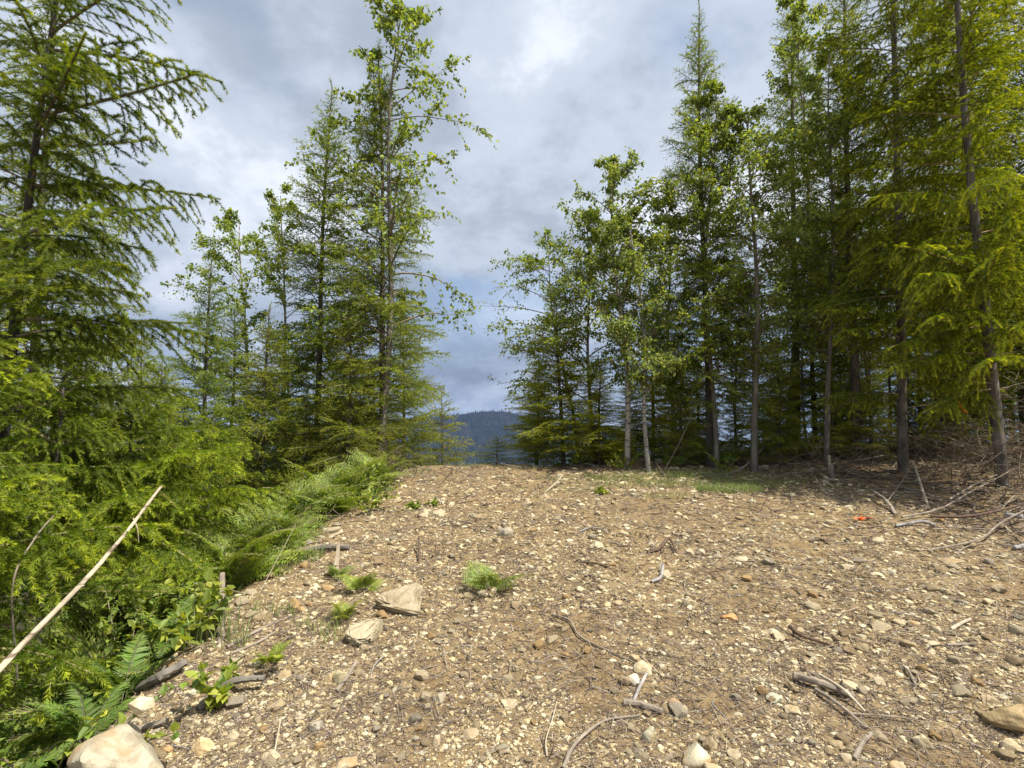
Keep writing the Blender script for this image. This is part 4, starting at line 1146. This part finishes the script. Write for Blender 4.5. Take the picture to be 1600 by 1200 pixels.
# ------------------------------------------------------------------ sticks, logs, stumps
def stick(pts, r0, r1, mat, label, name='stick', cat='stick', sides=8, knots=0, group=None, rough=.1):
    """pts: (px, py, lift) on the ground, or world points"""
    w = np.array([(at(q[0], q[1]) + [0, 0, q[2]]) if len(q) == 3 and abs(q[0]) > 20 or q[0] == 0 else np.array(q, float) for q in pts])
    return stick_w(w, r0, r1, mat, label, name, cat, sides, group, rough)


def stick_w(w, r0, r1, mat, label, name='stick', cat='stick', sides=8, group=None, rough=.1):
    w = np.asarray(w, float)
    k = np.linspace(0, len(w) - 1, max(14, len(w) * 6))
    i = np.minimum(k.astype(int), len(w) - 2); f = (k - i)[:, None]
    # Catmull-Rom through the points
    e = np.concatenate([[2 * w[0] - w[1]], w, [2 * w[-1] - w[-2]]])
    a, b_, c_, d_ = e[i], e[i + 1], e[i + 2], e[i + 3]
    p = .5 * (2 * b_ + (c_ - a) * f + (2 * a - 5 * b_ + 4 * c_ - d_) * f ** 2 + (3 * b_ - a - 3 * c_ + d_) * f ** 3)
    base = p[0].copy()
    rg = rg_p
    p = p - base + rg.normal(0, r0 * .05, p.shape)
    g = Geo()
    rr = np.linspace(r0, r1, len(p))
    g.add(*tube(p, rr, sides, rough=rough * .45, rg=rg), 0)
    for _ in range(2):                                   # knots and stubs
        j = rg.integers(1, len(p) - 1)
        dd = unit(rg.normal(0, 1, 3) + [0, 0, .6]); l = rr[j] * rg.uniform(1.2, 2.2)
        g.add(*tube(np.stack([p[j], p[j] + dd * l]), [rr[j] * .5, rr[j] * .25], 5), 0)
    me = g.mesh('stick', [mat], True)
    me.set_sharp_from_angle(angle=rad(40))
    return obj(name, me, loc=base.tolist(), label=label, cat=cat, group=group)


a0, a1 = at_depth(0, 1045, 2.05), at_depth(252, 760, 3.1)
lo = a0 + (a0 - a1) * .55
mid = a0 + (a1 - a0) * .52 + np.array([.012, 0, -.03])
stick_w([lo, a0, mid, a1], .0155, .0075, M_pole, 'long bleached pole leaning out of the ferns', 'leaning_pole', 'pole', 10, rough=.2)
b0, b1 = at_depth(20, 915, 2.6), at_depth(98, 790, 2.9)
stick_w([b0 + [-.02, .1, -.5], b0, (b0 + b1) / 2 + [-.03, 0, .02], b1], .0045, .004, M_dead, 'thin crooked bare stick rising in the ferns behind the pole')
j0 = a0 + (a1 - a0) * .75
stick_w([j0, j0 + [.03, 0, -.06], j0 + [.035, .01, -.13]], .004, .002, M_pale, 'short bleached side twig hanging from the leaning pole')
stick([(310, 1112, .01), (345, 1092, .05), (375, 1086, .07), (412, 1080, .06)], .022, .015, M_cotton, 'short dark dead log with a broken end on the stones', 'log', 'log', rough=.25)
stick([(190, 1100, .02), (240, 1075, .04), (290, 1050, .05)], .028, .02, M_cotton, 'grey weathered log at the foot of the fern bank', 'log', 'log', rough=.2)
stick([(215, 1145, .01), (262, 1137, .03)], .014, .012, M_dead, 'short pale stick near the big boulder')
stick([(345, 1008, -.03), (344, 980, .10), (344, 952, .24)][::1], .022, .020, M_dead, 'upright grey stub at the edge of the ferns', 'stump', 'stump', rough=.15)
q = at(523, 893)
stick_w([q + [0, 0, -.03], q + [-.004, .05, .09], q + [-.012, .10, .22]], .024, .014, M_pale, 'white split stake leaning out of the gravel', 'stake', 'stake', 5, rough=.2)
stick([(415, 880, .01), (455, 870, .02), (500, 858, .03), (545, 857, .02)], .022, .016, M_dead, 'weathered stick lying along the edge of the bank')
stick([(470, 868, .03), (515, 862, .04), (545, 860, .02)], .028, .02, M_cotton, 'dark rotten log behind the white split stake', 'log', 'log', rough=.3)
q = at(405, 928)
stick_w([q, at_depth(432, 876, q[1] + .1), at_depth(462, 820, q[1] + .2)], .004, .002, M_pale, 'thin straw-coloured stem leaning over the bank edge')
stick([(355, 1015, .01), (410, 985, .01), (455, 965, .01)], .011, .007, M_dead, 'thin grey stick pointing down the bank')
stick([(360, 1025, .01), (400, 1008, .01), (430, 990, .01)], .009, .007, M_dead, 'short grey stick next to the thin one')
stick([(526, 1085, .01), (545, 1060, .02), (557, 1040, .02)], .012, .010, M_dead, 'brown stick end lying on the slope')
stick([(428, 1182, .01), (433, 1168, .04), (437, 1152, .07)], .004, .003, M_pale, 'thin white stick in the lower stones')
stick([(365, 870, .05), (420, 842, .12), (452, 826, .16)], .022, .016, M_pale, 'broken pale branch under the bracken')
stick([(852, 769, .0), (866, 765, .08), (880, 762, .20)], .011, .010, M_pale, 'thin white stick leaning near the grassy verge')
stick([(863, 962, .01), (890, 975, .02), (905, 998, .015), (940, 1015, .01), (985, 1035, .01), (1040, 1060, .01), (1090, 1072, .01)], .007, .003, M_dead, 'long wavy root snaking across the gravel')
stick([(975, 1102, .012), (1005, 1107, .014), (1035, 1117, .012)], .016, .015, M_dead, 'brown stick section below the white rounded stone')
stick([(990, 1098, .005), (1000, 1082, .03), (1010, 1066, .04)], .009, .009, M_grey, 'flat grey sliver of wood by the white rounded stone', sides=4)
stick([(880, 1205, .01), (895, 1180, .03), (920, 1150, .02), (950, 1130, .01), (1000, 1122, .01)], .009, .004, M_dead, 'curved peeling root in the lower gravel')
stick([(855, 1185, .005), (853, 1165, .02), (862, 1135, .02), (870, 1105, .02)], .004, .002, M_pale, 'thin white twig standing in the lower gravel')
stick([(1235, 985, .02), (1250, 1000, .03), (1290, 1012, .02), (1335, 1026, .01)], .014, .007, M_rust, 'black crooked stick by the pair of pale stones')
stick([(1240, 1065, .03), (1285, 1082, .04), (1335, 1095, .02)], .022, .014, M_dead, 'thick dark stick of the forked pair')
stick([(1275, 1085, .02), (1310, 1112, .03), (1355, 1143, .01)], .011, .006, M_dead, 'long thin stick of the forked pair')
stick([(1282, 1072, .05), (1320, 1095, .05), (1352, 1118, .01)], .008, .006, M_pale, 'thin pale stick across the forked pair')
stick([(1315, 1118, .01), (1400, 1128, .02), (1440, 1132, .01)], .005, .003, M_dead, 'straight thin twig by the forked pair')
stick([(1335, 1190, .01), (1350, 1172, .03), (1362, 1158, .03)], .010, .009, M_dead, 'short dark twig near the flat tan stone')
stick([(1486, 986, .01), (1502, 980, .02), (1517, 973, .02)], .011, .009, M_pale, 'short white piece of wood on the open gravel')
stick([(1480, 1012, .01), (1525, 1011, .015)], .009, .008, M_dead, 'short brown twig on the open gravel')
stick([(1432, 1075, .01), (1420, 1055, .02), (1412, 1045, .01)], .008, .007, M_dead, 'short twig among tan stones')
stick([(905, 832, .01), (925, 829, .03), (948, 833, .02)], .010, .008, M_grey, 'bent grey stick above the pale stone')
stick([(905, 880, .01), (930, 884, .02), (952, 888, .01)], .010, .006, M_rust, 'dark thin stick on the mid gravel')
stick([(1018, 912, .01), (1032, 908, .03), (1036, 893, .06)], .016, .014, M_grey, 'grey split wood chunk on the mid gravel', sides=4)
stick([(1012, 865, .01), (1030, 862, .03), (1046, 850, .05), (1058, 868, .02)], .018, .010, M_rust, 'dark root tuft on the mid gravel')
stick([(1265, 848, .01), (1283, 846, .02), (1296, 853, .01)], .012, .009, M_rust, 'black short stick on the upper gravel')
stick([(655, 883, -.02), (655, 872, .05), (654, 858, .12)], .012, .008, M_rust, 'dark upright root stub on the gravel')
stick([(1185, 802, .01), (1195, 795, .06), (1202, 786, .12)], .010, .006, M_rust, 'dark bent stick poking up near the short grass')
stick([(775, 765, .02), (787, 750, .10), (775, 735, .2)], .008, .004, M_rust, 'dead forked twig standing on the crest')
stick([(1205, 720, .4), (1150, 742, .06), (1085, 742, .03)], .02, .012, M_dead, 'grey dead branch on the ground under the spired fir')
w = [at_depth(1036, 738, 9.6), at_depth(1060, 695, 9.7), at_depth(1088, 632, 9.9)]
stick_w(w, .012, .006, M_dead, 'thin dead stem leaning from the verge into the olive-green fir')
# slash at the foot of the thicket
SL = [
    ([(1318, 752, .03), (1343, 736, .12), (1400, 738, .15)], .010, .007, M_pale, 'pale crooked branch bent over the slash'),
    ([(1363, 778, .10), (1385, 792, .08), (1400, 805, .0)], .030, .032, M_dead, 'cut grey log end sticking up from the slash'),
    ([(1452, 795, -.02), (1440, 772, .14), (1431, 755, .30)], .022, .020, M_pale, 'white leaning stake in the slash'),
    ([(1385, 790, .03), (1420, 760, .2), (1440, 742, .4)], .008, .005, M_dead, 'thin slanting branch beside the white stake'),
    ([(1400, 825, .02), (1440, 822, .05), (1462, 825, .03)], .026, .024, M_grey, 'smooth grey log at the edge of the slash'),
    ([(1410, 815, .05), (1470, 808, .1), (1530, 785, .18), (1610, 755, .3)], .016, .012, M_pale, 'long pale branch running up through the slash'),
    ([(1455, 815, .06), (1520, 818, .09), (1600, 806, .13)], .024, .018, M_rust, 'reddish brown log in the slash'),
    ([(1450, 862, .01), (1530, 852, .06), (1570, 832, .12), (1640, 808, .2)], .014, .012, M_pale, 'long pale pole lying out from the slash onto gravel'),
    ([(1495, 868, .01), (1515, 858, .03), (1580, 848, .04)], .008, .006, M_pale, 'thin pale stick parallel to the long pole'),
    ([(1480, 828, .03), (1540, 832, .03)], .014, .012, M_dead, 'straight stick under the reddish log'),
    ([(1485, 790, .08), (1530, 772, .15), (1560, 765, .2)], .018, .012, M_dead, 'brown branch behind the long pale one'),
    ([(1570, 818, .1), (1600, 822, .1)], .035, .034, M_grey, 'stubby grey log end in the slash'),
    ([(1585, 860, .02), (1620, 856, .05)], .030, .028, M_grey, 'grey log end beside the long pole'),
    ([(1205, 748, .02), (1260, 742, .05), (1330, 742, .06), (1400, 752, .05)], .018, .012, M_dead, 'dark fallen branch along the thicket foot'),
    ([(1230, 732, .1), (1300, 735, .12), (1390, 728, .2)], .014, .010, M_dead, 'fallen branch propped at the thicket foot'),
    ([(1340, 828, .01), (1380, 826, .03)], .012, .008, M_rust, 'dark stick on the gravel by the slash'),
    ([(1080, 752, .02), (1105, 748, .05), (1150, 750, .03)], .012, .010, M_dead, 'grey stick in front of the spired fir'),
]
for a in SL: stick(a[0], a[1] * .72, a[2] * .72, M_dead if a[3] is M_pale and 'white' not in a[4] else a[3], a[4])
stick([(1443, 760, .0), (1450, 775, .0), (1455, 790, 0)][::-1], .022, .018, M_rust, 'rust-red rotten stub behind the white stake', 'stump', 'stump', rough=.3)
q = at(1301, 745)
stick_w([q + [0, 0, -.1], q + [0, 0, .12], q + [.005, 0, .22]], .035, .022, M_dead, 'weathered stub below the white-tipped post', 'stump', 'stump', rough=.2)
stick_w([q + [.03, .1, -.1], q + [.03, .1, .2], q + [.03, .1, .36]], .022, .028, M_pale, 'white-tipped post at the foot of the thicket', 'post', 'post')

# root clump below the cottonwood
q = at(608, 752)
rt = obj('root_clump', None, loc=q.tolist(), label='tangled clump of torn roots at the foot of the cottonwood', cat='roots')
for i in range(46):
    rg = np.random.default_rng(300 + i)
    s = np.linspace(0, 1, 7)
    az = rg.uniform(0, 6.28); st = np.array([rg.normal(0, .12), rg.normal(.12, .1), rg.uniform(.05, .42)])
    d = np.array([math.cos(az) * .6, math.sin(az) * .4 - .25, rg.normal(-.35, .35)]) * rg.uniform(.25, .6)
    P = st + np.outer(s, d) + rg.normal(0, .02, (7, 3))
    g = Geo(); g.add(*tube(P, rg.uniform(.004, .013) * (1 - .75 * s), 4), 0)
    obj('root', g.mesh('root', [M_rust if rg.random() < .3 else M_dead], True), rt)

# tangle of bare branches at the foot of the ridged fir
BT = []
for i in range(10):
    rg = np.random.default_rng(400 + i)
    s = np.linspace(0, 1, 10)
    P = np.stack([s, .18 * np.sin(s * rg.uniform(2, 5) + rg.uniform(0, 6)), .25 * s * rg.uniform(-.6, .8) + .12 * np.sin(s * rg.uniform(3, 6))], 1)
    g = Geo(); g.add(*tube(P, .0048 * (1 - .8 * s) + .0006, 4), 0)
    for k in rg.uniform(.2, .9, 9):
        pp = np.array([np.interp(k, s, P[:, j]) for j in range(3)]); dd = unit(rg.normal(0, 1, 3) + [.5, 0, .1]); l = rg.uniform(.12, .4)
        kk = np.linspace(0, 1, 4)
        g.add(*tube(pp + l * (np.outer(kk, dd) + np.outer(kk ** 2, rg.normal(0, .35, 3))), 0.0026 * (1 - .75 * kk), 3, cap=False), 0)
    BT.append(g.mesh('bare_branch', [M_dead], True))


def tangle(cx, cy, n, sx, sy, hz_, label, seed, big=1.0):
    rg = np.random.default_rng(seed)
    z = float(gz(cx, cy))
    o = obj('brush_pile', None, loc=(cx, cy, z), label=label, cat='brush pile')
    for i in range(n):
        dx, dy = rg.uniform(-sx, sx), rg.uniform(-sy, sy)
        zz = float(gz(cx + dx, cy + dy)) - z + hz_ * rg.random() ** 1.2
        l = rg.uniform(.6, 1.5) * big
        bo = obj('branch', BT[rg.integers(10)], o, loc=(dx, dy, zz), rot=(rg.uniform(0, 6.28), rg.normal(0.1, .35), rg.uniform(0, 6.28)), scale=(l, l, l))
        k = rg.uniform(.4, .95); bo.color = (k, k * .92, k * .82, 1)


tangle(7.3, 7.5, 120, .9, .7, .8, 'tangle of pale bare branches round the ridged fir trunk', 1)
tangle(7.7, 6.8, 90, .9, .7, .9, 'bare brittle brush beyond the ridged fir', 2)
tangle(5.9, 8.7, 40, .6, .4, .35, 'low bare brush in front of the tall grey-trunked fir', 3)
tangle(4.2, 10.1, 24, 1.2, .3, .3, 'scattered bare twigs along the thicket foot', 4, .8)
tangle(-2.45, 6.3, 30, .35, 1.0, .2, 'heap of dry twigs under the bracken edge', 5, .5)
tangle(-2.4, 8.9, 30, .5, .5, .35, 'dry twigs heaped by the root clump', 6, .6)

# twigs on the gravel
TW = []
for i in range(10):
    rg = np.random.default_rng(500 + i)
    s = np.linspace(0, 1, 7)
    P = np.stack([s - .5, .10 * np.sin(s * rg.uniform(2, 6) + rg.uniform(0, 6)), .05 * np.sin(s * 5 + i)], 1)
    g = Geo(); g.add(*tube(P, .014 * (1 - .6 * s), 5), 0)
    if i % 2: g.add(*tube(P[3] + np.outer(np.linspace(0, 1, 3), [.25, .18 * (1 if i % 4 == 1 else -1), .04]), [.008, .005, .003], 4), 0)
    TW.append([g.mesh('twig', [m], True) for m in (M_dead, M_twig, M_grey)])
p, d = scatter_px(420, rg_p)
for i in range(230):
    l = float(d[i]) * random.uniform(.03, .085)
    o = obj('twig', TW[i % 10][random.choice((0, 0, 1, 1, 2))], loc=(p[i] + [0, 0, l * .02 + .003]).tolist(), rot=(random.uniform(-.1, .1), random.uniform(-.12, .12), random.uniform(0, 6.28)), scale=(l, l * random.uniform(.8, 1.4), l),
            cat='twig')
    o['label'] = o['group'] = f"short {'forked' if i % 2 else 'straight'} {o.data.materials[0].name.split('_')[0].replace('twig', 'brown')} dry twig lying on the {'upper' if p[i][1] > 5 else 'lower'} gravel"
    k = random.uniform(.6, 1.3); o.color = (k, k, k, 1)

# ------------------------------------------------------------------ orange flagging ribbons
def ribbon(p, pts, w, label):
    pts = np.array(pts, float)
    k = np.linspace(0, 1, 9); q = np.stack([np.interp(k, np.linspace(0, 1, len(pts)), pts[:, j]) for j in range(3)], 1)
    side = np.stack([np.cos(k * 5) * .5 + .5, np.sin(k * 5), np.sin(k * 9) * .3], 1); side = unit(side) * w / 2
    V = np.concatenate([q + side, q - side]); n = len(q); i = np.arange(n - 1)
    T = np.concatenate([np.stack([i, i + 1, i + 1 + n], 1), np.stack([i, i + 1 + n, i + n], 1)])
    me = mesh_from('ribbon', V, T, np.zeros(len(T), np.int32), np.full((len(V), 3), .5, np.float32), [M_ribbon], True)
    o = obj('flagging_ribbon', me, loc=p.tolist(), label=label, cat='ribbon')
    md = o.modifiers.new('thickness', 'SOLIDIFY'); md.thickness = .0015


ribbon(at_depth(1494, 618, 6.9), [(0, 0, 0), (.03, 0, -.09), (.07, .01, -.17), (.11, 0, -.25)], .05, 'orange flagging ribbon hanging in the bare branches')
ribbon(at(1330, 814) + [0, 0, .015], [(0, 0, 0), (.05, .01, .02), (.10, .0, .01), (.17, .02, .02), (.26, .01, .01)], .07, 'crumpled orange ribbon lying on the gravel by the slash')
ribbon(at_depth(888, 508, 10.2), [(0, 0, 0), (.01, 0, -.08), (.0, .01, -.16)], .06, 'small orange ribbon tied in the dense layered fir')

# ------------------------------------------------------------------ grass
def blades(spots, rg):
    P, Hh = [], []
    for px, py, r, n, h in spots:
        c = at(px, py)
        a = rg.uniform(0, 6.28, n); q = r * np.sqrt(rg.random(n))
        x, y = c[0] + q * np.cos(a) * 1.5, c[1] + q * np.sin(a) * .6
        P.append(np.stack([x, y, gz(x, y)], 1)); Hh.append(h * rg.uniform(.5, 1.2, n))
    P, Hh = np.concatenate(P), np.concatenate(Hh)
    n = len(P)
    az = rg.uniform(0, 6.28, n); d = np.stack([np.cos(az), np.sin(az), 0 * az], 1); sd = np.stack([-np.sin(az), np.cos(az), 0 * az], 1) * (.0022 + .004 * Hh)[:, None]
    lean = rg.uniform(.1, .8, n)[:, None] * Hh[:, None]
    m = P + d * lean * .35 + np.stack([0 * az, 0 * az, Hh * .6], 1); tp = P + d * lean + np.stack([0 * az, 0 * az, Hh * .95], 1)
    V = np.stack([P + sd, P - sd, m + sd * .7, m - sd * .7, tp], 1).reshape(-1, 3)
    T = (np.arange(n)[:, None, None] * 5 + np.array([[0, 1, 3], [0, 3, 2], [2, 3, 4]])).reshape(-1, 3)
    c = np.stack([rg.random(n), rg.random(n), rg.random(n)], 1)
    return mesh_from('grass', V, T, np.zeros(len(T), np.int32), np.repeat(c, 5, 0).astype(np.float32), [M_grass])


rg_g = np.random.default_rng(8)
obj('grass', blades([(1140, 768, .35, 900, .12), (1150, 760, .5, 700, .10), (1080, 758, .6, 700, .08), (1000, 756, .6, 700, .07), (960, 748, .4, 500, .10), (1040, 776, .35, 300, .05), (1200, 755, .5, 500, .09),
                     (900, 748, .5, 400, .06), (870, 765, .5, 300, .05), (1060, 745, .6, 500, .14), (1120, 745, .6, 500, .12)], rg_g), kind='stuff', label='short thin grass along the verge below the alders', cat='grass')
obj('weeds', blades([(460, 880, .16, 160, .10), (480, 872, .12, 120, .10), (500, 985, .12, 60, .08), (430, 960, .15, 60, .10), (560, 790, .2, 160, .15), (625, 800, .15, 60, .06), (520, 1000, .1, 40, .06), (300, 1000, .2, 60, .25), (330, 1010, .15, 60, .2), (700, 728, .4, 120, .10), (760, 727, .3, 70, .07), (645, 738, .3, 120, .12), (820, 731, .4, 100, .08), (735, 730, .3, 60, .12)], rg_g),
    kind='stuff', label='sparse weeds and grass along the bank edge', cat='weeds')

# ------------------------------------------------------------------ leafy ground cover in the shade
n1, n2 = 9000, 7000
yy = rg_g.uniform(1.5, 9.5, n1); xx = -2.25 - rg_g.random(n1) ** 1.2 * (1.2 + .75 * yy)
x2 = rg_g.uniform(.6, 11, n2); y2 = rg_g.uniform(10.2, 14.5, n2)
x_, y_ = np.concatenate([xx, x2]), np.concatenate([yy, y2])
pos = np.stack([x_, y_, gz(x_, y_) + .02 + .38 * rg_g.random(n1 + n2) ** 2], 1)
v, t, c = leaf_tris(pos, rg_g.normal(0, 1, pos.shape) * [1, 1, .3], rg_g.normal(0, .4, pos.shape) + [0, 0, 1], rg_g.uniform(.04, .085, len(pos)), rg_g, .3)
o = obj('undergrowth', mesh_from('undergrowth', v, t, np.zeros(len(t), np.int32), c.astype(np.float32), [M_leaf]), kind='stuff', label='low leafy ground cover in the shade on both sides', cat='undergrowth')
o.color = (.85, .95, .85, 1)

# ------------------------------------------------------------------ valley air
HAZE = True
if HAZE:
    m, b = new_mat('valley_air')
    vol = b.n('ShaderNodeVolumePrincipled', {'Color': (0.36, 0.54, 1.0, 1), 'Density': 0.00006, 'Anisotropy': 0.0})
    b.n('ShaderNodeOutputMaterial', {1: vol.outputs[0]})
    bm = bmesh.new(); bmesh.ops.create_cube(bm, size=1.0)
    me = bpy.data.meshes.new('haze'); bm.to_mesh(me); bm.free(); me.materials.append(m)
    zmin, zmax = -480.0, 330.0
    obj('haze', me, loc=(0, 2700, (zmin + zmax) / 2), scale=(10600, 6200, zmax - zmin), kind='stuff', label='thin blue air over the valley', cat='haze')

tri = sum(len(m.polygons) for m in bpy.data.meshes)
print('TRIANGLES', tri, 'OBJECTS', len(bpy.data.objects), {k: v[3] for k, v in FIR.items()})
